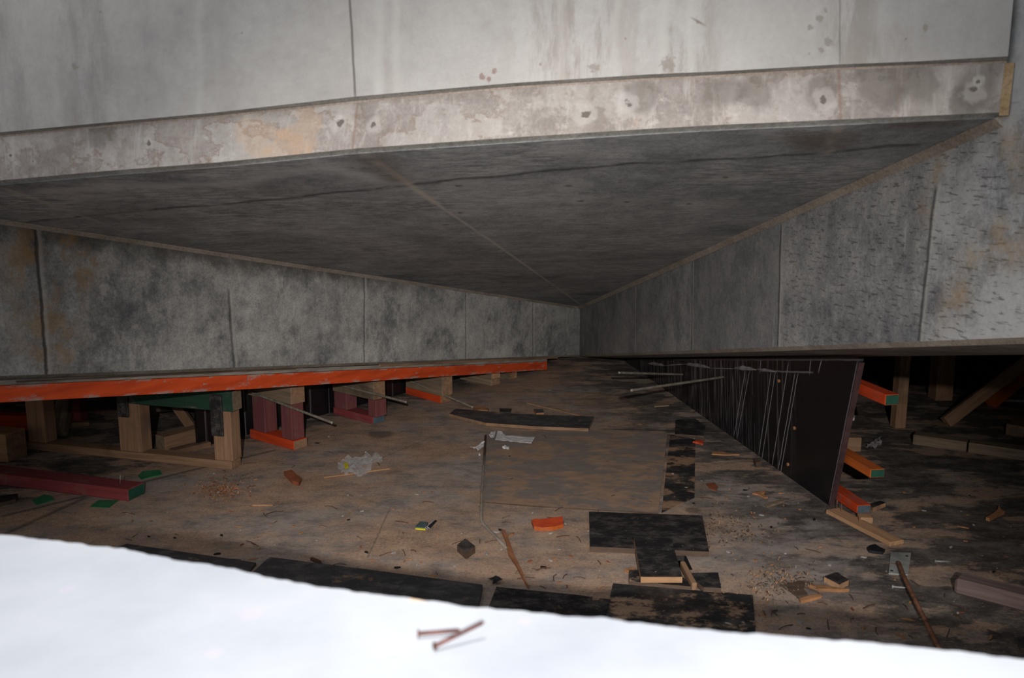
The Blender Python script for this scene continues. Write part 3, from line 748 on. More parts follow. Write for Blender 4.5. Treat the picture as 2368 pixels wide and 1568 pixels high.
# things in the bay beyond the left beam
timber('painted_timber', 'orange timber lying behind the first trestle post at far left', 'timber', P(-60, 986), P(75, 990), .09, .09, W_orange)
a = P(40, 1018); timber('batten', 'thin bent batten on the deck behind the first trestle sill', 'batten', P(27, 1018), P(66, 1000), .03, .015, W_grey)
pz = P(178, 972); tag(mesh_obj('timber_post', box_bm(-.05, .05, -.05, .05, 0, .42), W_red, None, Matrix.Translation(pz)), 'dark red upright post in shadow behind the leaning plank', 'post')
slab('timber_offcut', 'thin pale batten at the foot of the dark red post', 'batten', [(156, 972), (204, 972), (206, 977), (158, 978)], .02, W_pale)
q0 = P(136, 1008); q1 = on(152, 918, q0 + Vector((0, .25, 0)), Vector((0, -1, 0)))
M = frame(q0, q1-q0, Vector((0, -1, .2))); tag(mesh_obj('leaning_plank', box_bm(0, (q1-q0).length, -.045, .045, -.025, .025), W_grey, None, M), 'grey plank leaning upright between the two left trestle posts', 'plank')
timber('timber_block', 'pale square timber lying behind the black splice plate, upper of two', 'timber', P(372, 1041), P(475, 1012), .09, .085, W_pale, 'timbers behind the first trestle', W_grey)
timber('timber_block', 'pale flat timber on the deck below the square timber behind the first trestle', 'timber', P(398, 1051), P(482, 1031), .07, .03, W_pale, 'timbers behind the first trestle')
a = on(352, 950, P(372, 985), Vector((0, -1, 0))); 
q = P(352, 996); tag(mesh_obj('timber_prop', box_bm(-.05, .05, -.05, .05, 0, .001), W_dark, None, Matrix.Translation(q)), None, None) if 0 else None
c0 = P(448, 994); c1 = on(402, 930, c0 + Vector((0, .2, 0)), Vector((0, -1, 0)))
M = frame(c0, c1-c0, Vector((0, -1, .2))); tag(mesh_obj('diagonal_brace', box_bm(0, (c1-c0).length+.1, -.03, .03, -.02, .02), W_pale, None, M), 'narrow diagonal brace beneath the green head beam', 'brace')
a = P(345, 1000); hh = on(352, 953, a + Vector((0, .1, 0)), Vector((0, -1, 0)))
b_ = on(410, 948, a + Vector((.2, .5, 0)), Vector((0, -1, 0)))
bmr = empty('hanging_crosspiece', frame(hh, b_-hh), 'short brown crosspiece under the green head beam, end facing the camera', 'timber')
mesh_obj('crosspiece', box_bm(0, .5, -.05, .05, 0, .05), W_dark, bmr, bmr.matrix_world); mesh_obj('hanger', box_bm(.38, .45, -.02, .02, .05, .30), W_dark, bmr, bmr.matrix_world)
slab('wood_sliver', 'pale sliver on the deck beside the middle trestle post', 'sliver', [(331, 1005), (344, 1004), (344, 1008), (331, 1009)], .008, M_chip)
e0 = P(8, 1069); M = frame(e0, Vector((-.9, .25, 0)))
tag(mesh_obj('timber_block', box_bm(-.03, .8, -.14, .0, .0, .16, .004, endmat=('lo',)), [W_light, W_pale], None, M), 'thick pale timber end poking in from the left edge', 'timber')

# red timber with green end and small things on the left
A0, B0 = P(297, 1160), P(0, 1122); C_ = P(333, 1141)
d = hz(B0-A0); y = Z.cross(d); w = abs((C_-A0).dot(y)); M = frame(A0, d)
hh = on(297, 1133, A0, y).z
rt_ = empty('red_timber', M, 'long crimson painted timber with dark green sawn end, lying at left', 'timber')
mesh_obj('beam', box_bm(0, 2.2, -w, 0, 0, hh, .004, endmat=('lo',)), [W_red, W_greenend], rt_, M)
q = M @ Vector((.10, -w*.55, hh))
o_ = tube('nail', 'bent nail standing in the crimson timber top', 'nail', [q - Z*.002, q + Vector((.004, 0, .045))], .0022, M_rod); o_.parent = rt_; o_.matrix_parent_inverse = M.inverted(); del o_['category']
for px, lab in (([(319, 1100), (330, 1089), (369, 1086), (375, 1097), (327, 1108)], 'green plastic flake above the end of the crimson timber'),
                ([(74, 1156), (101, 1143), (118, 1146), (125, 1155), (85, 1167)], 'green plastic flake, leftmost, under the crimson timber'),
                ([(208, 1171), (228, 1156), (274, 1156), (252, 1173)], 'green plastic flake just below the crimson timber front edge')):
    slab('plastic_flake', lab, 'plastic', px, .004, M_green, group='green plastic flakes')
slab('board_offcut', 'black plywood offcut at the left edge below the crimson timber', 'board', [(-60, 1150), (0, 1146), (41, 1141), (36, 1154), (0, 1162), (-60, 1172)], .02, F_black, side=W_dark)
slab('brown_offcut', 'rust brown wood offcut lying left of the clear plastic', 'offcut', [(656, 1090), (674, 1086), (686, 1098), (697, 1106), (691, 1116), (676, 1111), (664, 1099)], .02, M_brown)

# ------------------------------------------------------------------ right side: panel, walers and the bay behind
g0, g1 = P(1918, 1170), P(1432, 826)
dg = hz(g1-g0); ng = Vector((-dg.y, dg.x, 0))
if ng.dot(O-g0) < 0: ng = -ng
MP = frame(g0, dg); inv = MP.inverted(); ys_ = 1 if (inv.to_3x3() @ ng).y > 0 else -1
def soffR(p): s = (p-C0).dot(hR); return C0.z + slR*s - .04*max(0, min(1, -(p-C0).dot(nR)/.62))
lean = on(1986, 832, g0, dg); 
Lp = (g1-g0).length
ztop0 = soffR(g0) + .004
x_t = (inv @ on(1986, 835, g0, ng)).x
bm = bmesh.new(); N = 40; rows = []
for i in range(N+1):
    t = i/N; xb = Lp*t; xt = x_t + (Lp-x_t)*t
    pw = g0 + dg*xb; zt = max(.004, soffR(g0 + dg*xt) - .012)
    rows.append([bm.verts.new(v) for v in ((xb, 0, 0), (xt, 0, zt), (xt, -ys_*.025, zt), (xb, -ys_*.025, 0))])
for A, B in zip(rows, rows[1:]):
    for k in range(4):
        f = bm.faces.new((A[k], A[(k+1) % 4], B[(k+1) % 4], B[k]))
bm.faces.new(rows[0][::-1]); bm.faces.new(rows[-1])
pr = empty('plywood_shutter', MP, 'large black formwork panel with white drip streaks, under the right beam', 'panel')
m = Mat('drip_streaked_black_panel', .32, .5)
X = m.xyz()
sh = m.math('ADD', X[0], m.math('MULTIPLY', X[2], -.14))
cx = m.n('CombineXYZ'); m.inp(cx.inputs[0], sh); m.inp(cx.inputs[1], 0.0); m.inp(cx.inputs[2], m.math('MULTIPLY', X[2], .06))
s1 = m.noise(34, 3, .6, cx.outputs[0]); s2 = m.noise(3.2, 2, .5, cx.outputs[0]); s3 = m.noise(60, 2, .5, cx.outputs[0])
c = m.mix(m.math('MULTIPLY', m.step(m.noise(4, 6, .7), .4, .75), .5), (13, 13, 16), (23, 22, 26))
zone = m.math('MULTIPLY', m.step(X[0], .25, .9), m.step(s2, .36, .52))
c = m.mix(m.math('MULTIPLY', m.math('MULTIPLY', m.step(s1, .55, .6), zone), .6), c, (112, 106, 110))
c = m.mix(m.math('MULTIPLY', m.math('MULTIPLY', m.step(s3, .52, .62), m.step(X[0], .6, 1.4)), .5), c, (104, 98, 102))
for (u0, v0, u1, v1) in ((1845, 865, 1805, 1095), (1838, 865, 1800, 1085), (1823, 840, 1786, 1075), (1793, 860, 1762, 1060), (1783, 860, 1755, 1050), (1733, 860, 1705, 1010), (1723, 860, 1698, 1005), (1900, 832, 1893, 860), (1760, 832, 1757, 860), (1875, 832, 1872, 862)):
    a, b = inv @ on(u0, v0, g0, ng), inv @ on(u1, v1, g0, ng)
    c = m.mix(m.math('MULTIPLY', m.seg((0, 2), (a.x, a.z), (b.x, b.z), .0035, .8, .012, 12), .8), c, (150, 144, 150))
for (u0, v0, u1, v1) in ((1984, 838, 1919, 1166), (1760, 858, 1880, 862), (1560, 832, 1990, 832)):
    a, b = inv @ on(u0, v0, g0, ng), inv @ on(u1, v1, g0, ng)
    c = m.mix(m.math('MULTIPLY', m.seg((0, 2), (a.x+.005, a.z), (b.x+.005, b.z), .004, .8, .01, 12), .6), c, (130, 124, 130))
PAN2 = m.done(c)
pb_ = mesh_obj('board', bm, PAN2, pr, MP)
# plywood edge of the panel
e_a, e_b = Vector((-.003, ys_*.001, 0)), Vector((x_t-.003, ys_*.001, ztop0-.01))
bm = bmesh.new()
vs = [bm.verts.new(v) for v in (e_a, e_b, e_b + Vector((0, -ys_*.028, 0)), e_a + Vector((0, -ys_*.028, 0)), e_a + Vector((.004, 0, 0)), e_b + Vector((.004, 0, 0)), e_b + Vector((.004, -ys_*.028, 0)), e_a + Vector((.004, -ys_*.028, 0)))]
for f in ((0, 1, 2, 3), (7, 6, 5, 4), (0, 4, 5, 1), (1, 5, 6, 2), (2, 6, 7, 3), (3, 7, 4, 0)): bm.faces.new([vs[i] for i in f])
eo = mesh_obj('edge_strip', bm, plain('purple_brown_ply_edge', (58, 40, 41), .7, .3), pr, MP); eo['label'] = 'purple brown plywood edge'
# mortar ridges squeezed from the joint near the panel top
for (u0, v0, u1, v1, hp) in ((1497, 841, 1536, 846, 9), (1536, 846, 1588, 842, 4), (1586, 843, 1642, 851, 11), (1642, 852, 1697, 853, 4), (1697, 852, 1750, 856, 12), (1750, 854, 1798, 861, 7)):
    a, b = inv @ on(u0, v0, g0, ng), inv @ on(u1, v1, g0, ng)
    hgt = hp/FP*depth(MP @ a)
    bm = bmesh.new(); rr = []
    for i in range(13):
        t = i/12; q = a.lerp(b, t); k = math.sin(math.pi*t)**.7*(.7+.5*noise.noise(Vector((u0+t*4, 1, 2)))) + .12
        rr.append([bm.verts.new((q.x, 0, q.z-hgt*.25*k)), bm.verts.new((q.x, ys_*.012*k, q.z)), bm.verts.new((q.x, ys_*.006*k, q.z+hgt*.45*k)), bm.verts.new((q.x, 0, q.z+hgt*.7*k))])
    for A, B in zip(rr, rr[1:]):
        for k in range(3): bm.faces.new((A[k], A[k+1], B[k+1], B[k]))
    mesh_obj('mortar_ridge', bm, M_mortar, pr, MP, True)
for u, v in ((1802, 881), (1838, 990), (1823, 1074)):
    a = inv @ on(u, v, g0, ng)
    mesh_obj('plug', tube_bm([(a.x, 0, a.z), (a.x, ys_*.006, a.z)], .009, 10), M_chip, pr, MP)
# tie rods through the right panel
for i, (u0, v0, u1, v1, k) in enumerate(((1579, 866, 1431, 862, .90), (1673, 872, 1459, 903, .84))):
    a = on(u0, v0, g0 + ng*.002, ng); b = at(u1, v1, depth(a)*k)
    tube('tie_rod', ('tie rod jutting level from the black panel, the farther of two', 'tie rod jutting out low from the black panel, the nearer of two')[i], 'rod', [a, b], .0085, M_rod, 'tie rods at the right panel', ribs=.012)
# walers behind the panel, ends showing at its right
def waler(label, fl, fr, br, endtop, mat, end, group, ext=.5):
    # fl-fr: lower front edge on the back plane of the panel, end face to the right
    back = g0 - ng*.055
    A = on(fr[0], fr[1], back, ng); Bq = on(fl[0], fl[1], back, ng)
    d = dg; w = .11
    hgt = on(fr[0], endtop, A, ng).z - A.z
    M = frame(A, d)
    y = (M.inverted().to_3x3() @ (-ng)).y
    wd = abs((on(br[0], br[1], A, dg) - A).dot(ng)); wd = min(max(wd, .06), .16)
    L = ext
    o = mesh_obj('waler', box_bm(0, L, min(0, y*wd), max(0, y*wd), 0, hgt, .003, endmat=('lo',)), [mat, end], None, M)
    return tag(o, label, 'timber', group)
gw = 'walers behind the black panel'
waler('bright orange waler with green end, topmost behind the black panel', (1977, 922), (2046, 938), (2078, 939), 912, W_orange, W_greenend, gw, .42)
waler('faded orange waler with speckled green end, middle behind the black panel', (1947, 1075), (2012, 1106), (2045, 1109), 1085, W_ochre, W_greenend, gw, .8)
waler('orange waler with blue grey end, lowest behind the black panel', (1930, 1165), (1981, 1189), (2013, 1191), 1168, W_orange, W_blueend, gw, 1.0)

# pine timber with nails lying in front of the panel end
A0, B0, C_ = P(2058, 1265), P(1909, 1188), P(2080, 1254)
d = hz(B0-A0); y = Z.cross(d); M = frame(A0, d); w = max(.07, abs((C_-A0).dot(y)))
hh = on(2058, 1254, A0, y).z
pt = empty('pine_timber', M, 'raw pine timber with upright nails lying at the panel foot', 'timber')
L = (B0-A0).length
mesh_obj('beam', box_bm(0, L, -w, 0, 0, hh, .003), W_light, pt, M)
for u, v in ((1936, 1176), (1946, 1184), (1987, 1206)):
    p_ = M.inverted() @ P(u, v, hh)
    mesh_obj('nail', tube_bm([(p_.x, max(-w+.01, min(-.01, p_.y)), hh-.004), (p_.x+.003, max(-w+.01, min(-.01, p_.y)), hh+.04)], .0022, 6), M_rust, pt, M)
timber('wood_offcut', 'small pine offcut behind the nailed pine timber under the blue ended waler', 'offcut', P(1985, 1206), P(2014, 1207), .06, .03, W_light)
slab('board_offcut', 'small black plywood offcut beside the blue ended waler', 'board', [(2010, 1166), (2037, 1158), (2048, 1163), (2018, 1174)], .02, F_black, side=W_light)
slab('rubber_scrap', 'crumpled black scrap beside the pine timber tip', 'scrap', [(2005, 1266), (2012, 1261), (2024, 1258), (2034, 1264), (2047, 1270), (2041, 1276), (2025, 1275), (2010, 1272)], .012, M_black)
pl_ = slab('anchor_plate', 'square grey steel plate flat on deck with rod at its hole', 'plate', [(2060, 1277), (2107, 1278), (2100, 1328), (2055, 1325)], .006, M_zinc)
for u, v in ((2097, 1286), (2062, 1320)):
    q = P(u, v, .0065); o_ = tube('hole_disc', None, None, [q, q + Z*.001], .006, M_pit_dark, n=10); o_.parent = pl_; o_.matrix_parent_inverse = pl_.matrix_world.inverted()  # flat dark discs painted to read as holes
rr = [P(2078, 1301, .02), P(2092, 1338, .03), P(2124, 1404, .03), P(2172, 1500, .016)]
tube('threaded_rod', 'long rusty threaded rod lying from the steel plate toward the parapet', 'rod', rr, .009, M_rust, ribs=.011, n=8)
for (a, b, lab) in (((2165, 1298), (2197, 1299), 'small grey bolt right of the steel plate'), ((2066, 1357), (2100, 1360), 'small grey bolt below the steel plate, touching the rusty rod')):
    A, B = P(*a, .006), P(*b, .006); M = frame(A, B-A); r_ = empty('bolt', M, lab, 'bolt', 'bolts by the steel plate')
    mesh_obj('shank', tube_bm([(0, 0, 0), ((B-A).length, 0, 0)], .0035, 8), M_zinc, r_, M, True); mesh_obj('bolt_head', tube_bm([(-.006, 0, 0), (0, 0, 0)], .0065, 6), M_zinc, r_, M)
A0, B0 = P(2205, 1374), P(2500, 1452)
d = hz(B0-A0); M = frame(A0, d)
tag(mesh_obj('worn_timber', box_bm(0, (B0-A0).length, 0, .085, 0, .062, .009), W_mauve, None, M), 'worn mauve grey timber lying at the lower right edge', 'timber')
slab('wood_scrap', 'tan wood scrap poking up behind the mauve grey timber', 'scrap', [(2293, 1351), (2306, 1346), (2319, 1354), (2322, 1362), (2296, 1360)], .02, M_chip)
slab('board_offcut', 'black board corner at the far lower right edge', 'board', [(2352, 1473), (2420, 1478), (2420, 1505), (2360, 1497)], .02, F_black, side=W_dark)
slab('square_block', 'black square plywood offcut lying below the panel foot, right of the tan chips', 'block', [(1906, 1334), (1936, 1323), (1963, 1341), (1941, 1352)], .022, F_black, side=W_light)
slab('splintered_stick', 'long splintered stick under the black square offcut', 'stick', [(1872, 1352), (1900, 1353), (1964, 1362), (1940, 1363), (1895, 1361)], .012, M_chip)
slab('wood_scrap', 'broad reddish plywood splinter left of the black square offcut', 'scrap', [(1811, 1352), (1850, 1342), (1862, 1345), (1858, 1360), (1868, 1374), (1848, 1378), (1826, 1362)], .012, W_dark)
slab('wood_scrap', 'pale torn splinter nearest the parapet below the reddish splinter', 'scrap', [(1848, 1384), (1872, 1376), (1898, 1373), (1900, 1378), (1870, 1386), (1852, 1390)], .01, M_chip)
slab('wood_scrap', 'tan wood splinter on black deck at right, pointing up right', 'scrap', [(2280, 1196), (2296, 1187), (2306, 1179), (2310, 1168), (2316, 1178), (2324, 1182), (2306, 1190), (2289, 1199)], .015, M_chip)

# bay beyond the right beam
def post(label, uL, uR, vb, h, mat, rot=.1, name='timber_post'):
    a, b = P(uL, vb), P(uR, vb); c_ = (a+b)/2; w = (b-a).length*.93
    M = Matrix.Translation(c_) @ Matrix.Rotation(rot, 4, 'Z')
    return tag(mesh_obj(name, box_bm(-w/2, w/2, 0, w, 0, h), mat, None, M), label, 'post')
post('slim pine post standing right of the bright orange waler', 2069, 2096, 991, .75, U_pale)
post('broad grey post standing deep in the right bay', 2162, 2204, 927, .8, U_pale, .0)
def lean(name, label, a, top, back, w, mat, grp):
    c0 = P(*a); c1 = on(top[0], top[1], c0 + Vector((0, back, 0)), Vector((0, -1, 0)))
    M = frame(c0 + Z*.02, c1-c0, Vector((0, -1, .3)))
    return tag(mesh_obj(name, box_bm(0, (c1-c0).length*1.25, -w/2, w/2, -.025, .025), mat, None, M), label, 'brace', grp)
lean('diagonal_brace', 'pale pine brace leaning up to the right, nearer of two in the right bay', (2186, 984), (2362, 850), .15, .075, W_pale, 'leaning braces in the right bay')
lean('diagonal_brace', 'dull orange brace leaning up to the right, farther of two in the right bay', (2287, 940), (2380, 865), .2, .09, W_ochre, 'leaning braces in the right bay')
timber('kerb_timber', 'grey timber edge on deck beyond the panel, left length', 'timber', P(2110, 1028), P(2234, 1046), .10, .06, W_grey, 'grey kerb timbers in the right bay', y0=0)
timber('kerb_timber', 'grey timber edge on deck beyond the panel, right length running out of frame', 'timber', P(2238, 1047), P(2480, 1082), .10, .06, W_grey, 'grey kerb timbers in the right bay', y0=0)
timber('timber_block', 'pale timber end at the right edge behind the kerb timber', 'timber', P(2345, 1009), P(2440, 955), .1, .07, W_pale)
for (a, b, z_, lab) in (((2322, 926), (2420, 930), .03, 'thin grey pipe at the right edge, lower of two'), ((2355, 893), (2420, 895), .05, 'thin grey pipe at the right edge, upper of two')):
    tube('steel_pipe', lab, 'pipe', [P(a[0], a[1], z_), P(b[0], b[1], z_)], .012, M_rod, 'pipes at the right edge')
    
timber('timber_block', 'square pine block on the deck peeking out behind the panel edge', 'timber', P(1945, 1040), P(1984, 1040), .09, .085, W_pale)
FOIL = ('foil_scrap', 'crumpled pale foil scrap on the deck right of the middle waler', 'scrap', [(2000, 1041), (2012, 1030), (2026, 1020), (2037, 1014), (2032, 1026), (2039, 1034), (2023, 1042)], .04, M_mortar, 12)
slab('paper_scrap', 'small white scrap at the panel edge under the top waler', 'paper', [(1968, 966), (1971, 950), (1978, 961), (1976, 966)], .02, M_paper)
timber('painted_timber', 'dim red timber in the deep right bay beside the broad post', 'timber', P(2212, 876), P(2268, 874), .1, .08, W_red)
c_ = P(2270, 897); tag(mesh_obj('leaning_board', box_bm(-.18, .18, 0, .02, 0, .35), M_navy, None, Matrix.Translation(c_) @ Matrix.Rotation(-.35, 4, 'X')), 'dark navy board standing deep in the right bay', 'board')
for i, (u0, u1) in enumerate(((1996, 2010), (2014, 2026), (2030, 2042))):
    post(('dim bluish upright deep behind the panel, leftmost of three', 'dim bluish upright deep behind the panel, middle of three', 'dim bluish upright deep behind the panel, rightmost of three')[i], u0, u1, 881, .4, M_navy, 0, 'dim_upright')

# ------------------------------------------------------------------ boards and litter on the open deck
slab('plywood_board', 'black plywood board forming the bar of a T around the deck hole', 'board', [(1363, 1183), (1624, 1192), (1640, 1276), (1365, 1264)], .022, F_black, .003, side=W_dark)
slab('plywood_board', 'black plywood strip laid on the bar board as the stem of the T', 'board', [(1466, 1243), (1552, 1245), (1578, 1334), (1482, 1334)], .024, F_black, .027, side=W_light)
slab('plywood_board', 'black plywood piece peeking from under the T stem', 'board', [(1455, 1318), (1560, 1318), (1606, 1357), (1455, 1344)], .02, F_dusty, 0, side=W_dark)
slab('plywood_board', 'small black plywood piece right of the T stem foot', 'board', [(1588, 1326), (1661, 1324), (1668, 1360), (1627, 1358)], .018, F_black, 0.02, side=W_dark)
timber('batten', 'short pale batten slanting along the small black plywood piece', 'batten', P(1578, 1314, .012), P(1606, 1366, .012), .02, .03, W_pale)
slab('plywood_board', 'large dust covered black board at the parapet below the T', 'board', [(1418, 1349), (1741, 1376), (1749, 1490), (1390, 1470)], .006, F_half)
slab('plywood_board', 'dark grey board along the parapet, leftmost length', 'board', [(294, 1257), (592, 1301), (560, 1340), (200, 1290)], .012, F_greyed, side=W_dark)
slab('plywood_board', 'dark grey board along the parapet, middle length', 'board', [(623, 1288), (860, 1318), (1116, 1352), (1100, 1430), (560, 1345)], .018, F_greyed, side=W_dark)
slab('plywood_board', 'dark dusty board along the parapet, right length', 'board', [(1148, 1357), (1340, 1376), (1412, 1386), (1392, 1450), (1120, 1430)], .008, F_dusty)
slab('plywood_sheet', 'thin dusty plywood sheet, edge showing beside the dark strip', 'sheet', [(1128, 1000), (1390, 993), (1543, 1004), (1522, 1186), (1240, 1170), (1119, 1160)], .006, film('dust_coated_sheet', .47, (122, 111, 104), (162, 131, 107), (152, 140, 131)), side=W_dark) 
slab('plywood_strip', 'patchy black plywood strip right of the dusty sheet', 'board', [(1550, 1005), (1608, 1016), (1606, 1150), (1530, 1185)], .003, film('patchy_film', .49, (34, 33, 34), (150, 116, 88)))
slab('plywood_offcut', 'dark scuffed board beside the base of the black panel', 'board', [(1563, 971), (1606, 967), (1631, 985), (1628, 1008), (1561, 1004)], .012, F_black, side=W_dark)
slab('plywood_plank', 'long black warped plank with pale front edge, in the middle distance', 'board', [(1039, 957), (1053, 945), (1200, 957), (1374, 963), (1361, 991), (1240, 986), (1124, 978)], .02, F_greyed, .004, side=W_pale)
A, B = P(1219, 934, .0), P(1340, 963, .0)
timber('long_splinter', 'long pale stick lying behind the black warped plank', 'stick', A, B, .015, .012, W_pale)
slab('rubber_scrap', 'small dark scrap behind the warped plank, left one', 'scrap', [(1155, 944), (1183, 945), (1180, 953), (1156, 952)], .01, F_black)
slab('rubber_scrap', 'small dark scrap with pale top behind the warped plank, right one', 'scrap', [(1234, 946), (1256, 946), (1258, 954), (1240, 955)], .02, F_greyed, side=M_chip)

def crumple(name, label, cat, px, hgt, mat, seed, group=None, sub=5):
    top = [P(u, v, .004) for u, v in px]; c0 = sum(top, Vector())/len(top); c0.z = 0
    bm = bmesh.new(); vs = [bm.verts.new(p-c0) for p in top]; bm.faces.new(vs)
    bmesh.ops.triangulate(bm, faces=bm.faces)
    bmesh.ops.subdivide_edges(bm, edges=bm.edges, cuts=sub, use_grid_fill=True)
    bmesh.ops.triangulate(bm, faces=bm.faces)
    for v in bm.verts:
        q = v.co*22 + Vector((seed, seed*2, 0)); v.co.z = .009 + hgt*abs(noise.noise(q)) + hgt*.4*abs(noise.noise(q*2.7))
    o = mesh_obj(name, bm, mat, None, Matrix.Translation(c0))
    sd = o.modifiers.new('thickness', 'SOLIDIFY'); sd.thickness = .0015
    return tag(o, label, cat, group)
crumple(*FOIL)
gp = 'white paper scraps'
crumple('paper_scrap', 'long folded white paper strip on the deck, largest of the papers', 'paper', [(1145, 1019), (1151, 999), (1160, 1001), (1170, 1010), (1237, 1013), (1229, 1028), (1188, 1024)], .008, M_paper, 1, gp)
crumple('paper_scrap', 'small torn white paper touching the left end of the long strip', 'paper', [(1131, 1012), (1136, 1002), (1146, 1001), (1143, 1016), (1136, 1018)], .03, M_paper, 2, gp, 3)
crumple('paper_scrap', 'torn white paper with tail, lying left below the long strip', 'paper', [(1087, 1036), (1098, 1038), (1119, 1024), (1125, 1031), (1105, 1046), (1097, 1041)], .02, M_paper, 3, gp, 3)
crumple('paper_scrap', 'small white paper piece below the long strip', 'paper', [(1161, 1041), (1167, 1034), (1178, 1037), (1177, 1045), (1170, 1043)], .02, M_paper, 4, gp, 3)
slab('paper_scrap', 'tiny white fleck below the torn paper with a tail', 'paper', [(1106, 1048), (1110, 1047), (1111, 1051), (1107, 1051)], .006, M_paper, group=gp)
tube('bent_strip', 'long thin grey strip bent near its lower end, on the deck', 'strip', [P(1123, 1007, .014), P(1118, 1088, .014), P(1114, 1150, .014), P(1113, 1203, .014), P(1120, 1214, .006), P(1146, 1240, .006), P(1171, 1268, .006)], .0075, plain('grey_pvc', (128, 118, 108), .6, .15), n=8, flat=.55)
slab('wood_splinter', 'long reddish brown pointed splinter below the bent strip', 'splinter', [(1159, 1224), (1168, 1226), (1180, 1256), (1190, 1284), (1207, 1318), (1222, 1357), (1213, 1342), (1194, 1306), (1176, 1280), (1170, 1250)], .012, plain('red_brown_wood', (132, 86, 58), .8, .15))
slab('orange_offcut', 'bright orange painted wood offcut in the middle of the deck', 'offcut', [(1229, 1203), (1240, 1199), (1246, 1201), (1301, 1194), (1303, 1212), (1280, 1218), (1255, 1220), (1235, 1217)], .018, M_orchip, side=W_ochre)
tube('nail', 'bright nail at the right end of the orange offcut', 'nail', [P(1303, 1207, .006), P(1309, 1213, .004)], .003, M_zinc)
slab('square_block', 'dark square block standing on the deck left of the bent strip', 'block', [(1057, 1260), (1076, 1245), (1099, 1263), (1078, 1278)], .03, film('smudged_block_top', .58, (44, 38, 36), (120, 112, 106)), side=W_dark)
# printed packet with leaflets
pk = slab('printed_packet', 'small printed packet with yellow edge and striped leaflet', 'packet', [(960, 1218), (972, 1205), (990, 1207), (984, 1220)], .012, M_blue)
for i in range(4):
    q = [P(u, v, .016+.004*i) for u, v in ((983+i*2, 1220-i), (1000+i*2, 1205-i), (1005+i*2, 1207-i), (989+i*2, 1224-i))]
    o_ = prism('leaflet', None, None, q, Vector((0, 0, -.002)), M_black if i % 2 else M_paper); o_.parent = pk; o_.matrix_parent_inverse = pk.matrix_world.inverted()
o_ = prism('packet_edge', None, None, [P(960, 1219, .008), P(984, 1221, .008), P(984, 1224, .006), (P(960, 1222, .006))], Vector((0, 0, -.005)), M_yellow); o_.parent = pk; o_.matrix_parent_inverse = pk.matrix_world.inverted()
crumple('black_scrap', 'torn black scrap at the board along the parapet', 'scrap', [(1128, 1341), (1136, 1340), (1148, 1337), (1162, 1349), (1150, 1352), (1139, 1354), (1141, 1346)], .02, M_black, 9, None, 3)
slab('dark_stick', 'short dark stick beside the parapet boards, left of center', 'stick', [(717, 1290), (723, 1288), (743, 1297), (741, 1301)], .012, M_dksliv)
slab('wood_chip', 'pale yellowish chip below the orange offcut', 'chip', [(1174, 1236), (1184, 1231), (1186, 1234), (1176, 1238)], .008, M_chip)
slab('wood_chip', 'tan triangular chip at left of the T stem', 'chip', [(1444, 1315), (1470, 1311), (1469, 1318), (1452, 1319)], .012, M_chip)
timber('wood_stick', 'pale flat stick lying on the deck below the sawdust heap', 'stick', P(584, 1170), P(632, 1170), .014, .008, W_light)
# clear plastic film with stick
m = Mat('clear_film', .12, .6)
tr = m.n('BsdfTransparent'); gl = m.n('BsdfPrincipled'); gl.inputs['Base Color'].default_value = (.8, .8, .8, 1); gl.inputs['Roughness'].default_value = .15
mx = m.n('MixShader'); lw = m.n('LayerWeight'); lw.inputs[0].default_value = .35
m.inp(mx.inputs[0], m.math('MULTIPLY_ADD', lw.outputs['Facing'], .26, .02)); m.inp(mx.inputs[1], tr.outputs[0]); m.inp(mx.inputs[2], gl.outputs[0])
m.t.links.new(mx.outputs[0], m.t.nodes['Material Output'].inputs[0]); FILM = m.m
pf = crumple('plastic_film', 'crumpled clear plastic film with a yellow label', 'plastic', [(781, 1092), (786, 1076), (800, 1068), (835, 1064), (848, 1055), (862, 1064), (884, 1062), (884, 1072), (860, 1078), (858, 1098), (834, 1108), (800, 1104)], .05, FILM, 5, None, 9)
ql = [P(u, v, .05) for u, v in ((795, 1072), (803, 1069), (806, 1081), (798, 1084))]
o_ = prism('yellow_label', None, None, ql, Vector((0, 0, -.002)), M_yellow); o_.parent = pf; o_.matrix_parent_inverse = pf.matrix_world.inverted(); o_['label'] = 'yellow printed label'
timber('wood_stick', 'thin pink tipped stick lying under the clear plastic', 'stick', P(748, 1106), P(902, 1085), .018, .008, W_light)
# scraps near the right panel
slab('wood_chip', 'pale ply scrap near the far end of the deck by the panel', 'chip', [(1511, 934), (1548, 928), (1547, 937), (1513, 939)], .008, W_grey)
slab('orange_scrap', 'orange torn scrap on the black strip end near the panel', 'scrap', [(1602, 1021), (1614, 1017), (1627, 1018), (1626, 1026), (1615, 1023)], .01, M_orchip)
slab('wood_chip', 'flat pale chip with thin tail at the panel base', 'chip', [(1646, 1044), (1676, 1045), (1680, 1048), (1710, 1050), (1680, 1051), (1647, 1049)], .008, M_chip)
slab('wooden_block', 'small dark block against the panel base', 'block', [(1744, 1062), (1757, 1058), (1761, 1066), (1748, 1069)], .03, W_dark)
slab('wood_chip', 'forked tan splinter between strip and panel', 'chip', [(1740, 1140), (1758, 1136), (1771, 1134), (1768, 1138), (1760, 1141), (1776, 1149), (1768, 1150), (1752, 1142)], .008, M_chip)
slab('wood_chip', 'grey brown flat stick near the panel foot', 'chip', [(1769, 1166), (1810, 1153), (1815, 1157), (1774, 1170)], .01, W_grey)
slab('wood_chip', 'reddish tan ply flake right of the black strip', 'chip', [(1632, 1118), (1652, 1116), (1661, 1126), (1655, 1135), (1640, 1128)], .004, M_brown)
slab('joist_below', 'pale joist seen down inside the deck hole', 'timber', [(1582, 1284), (1604, 1284), (1606, 1318), (1585, 1318)], .06, W_grey, -.1)

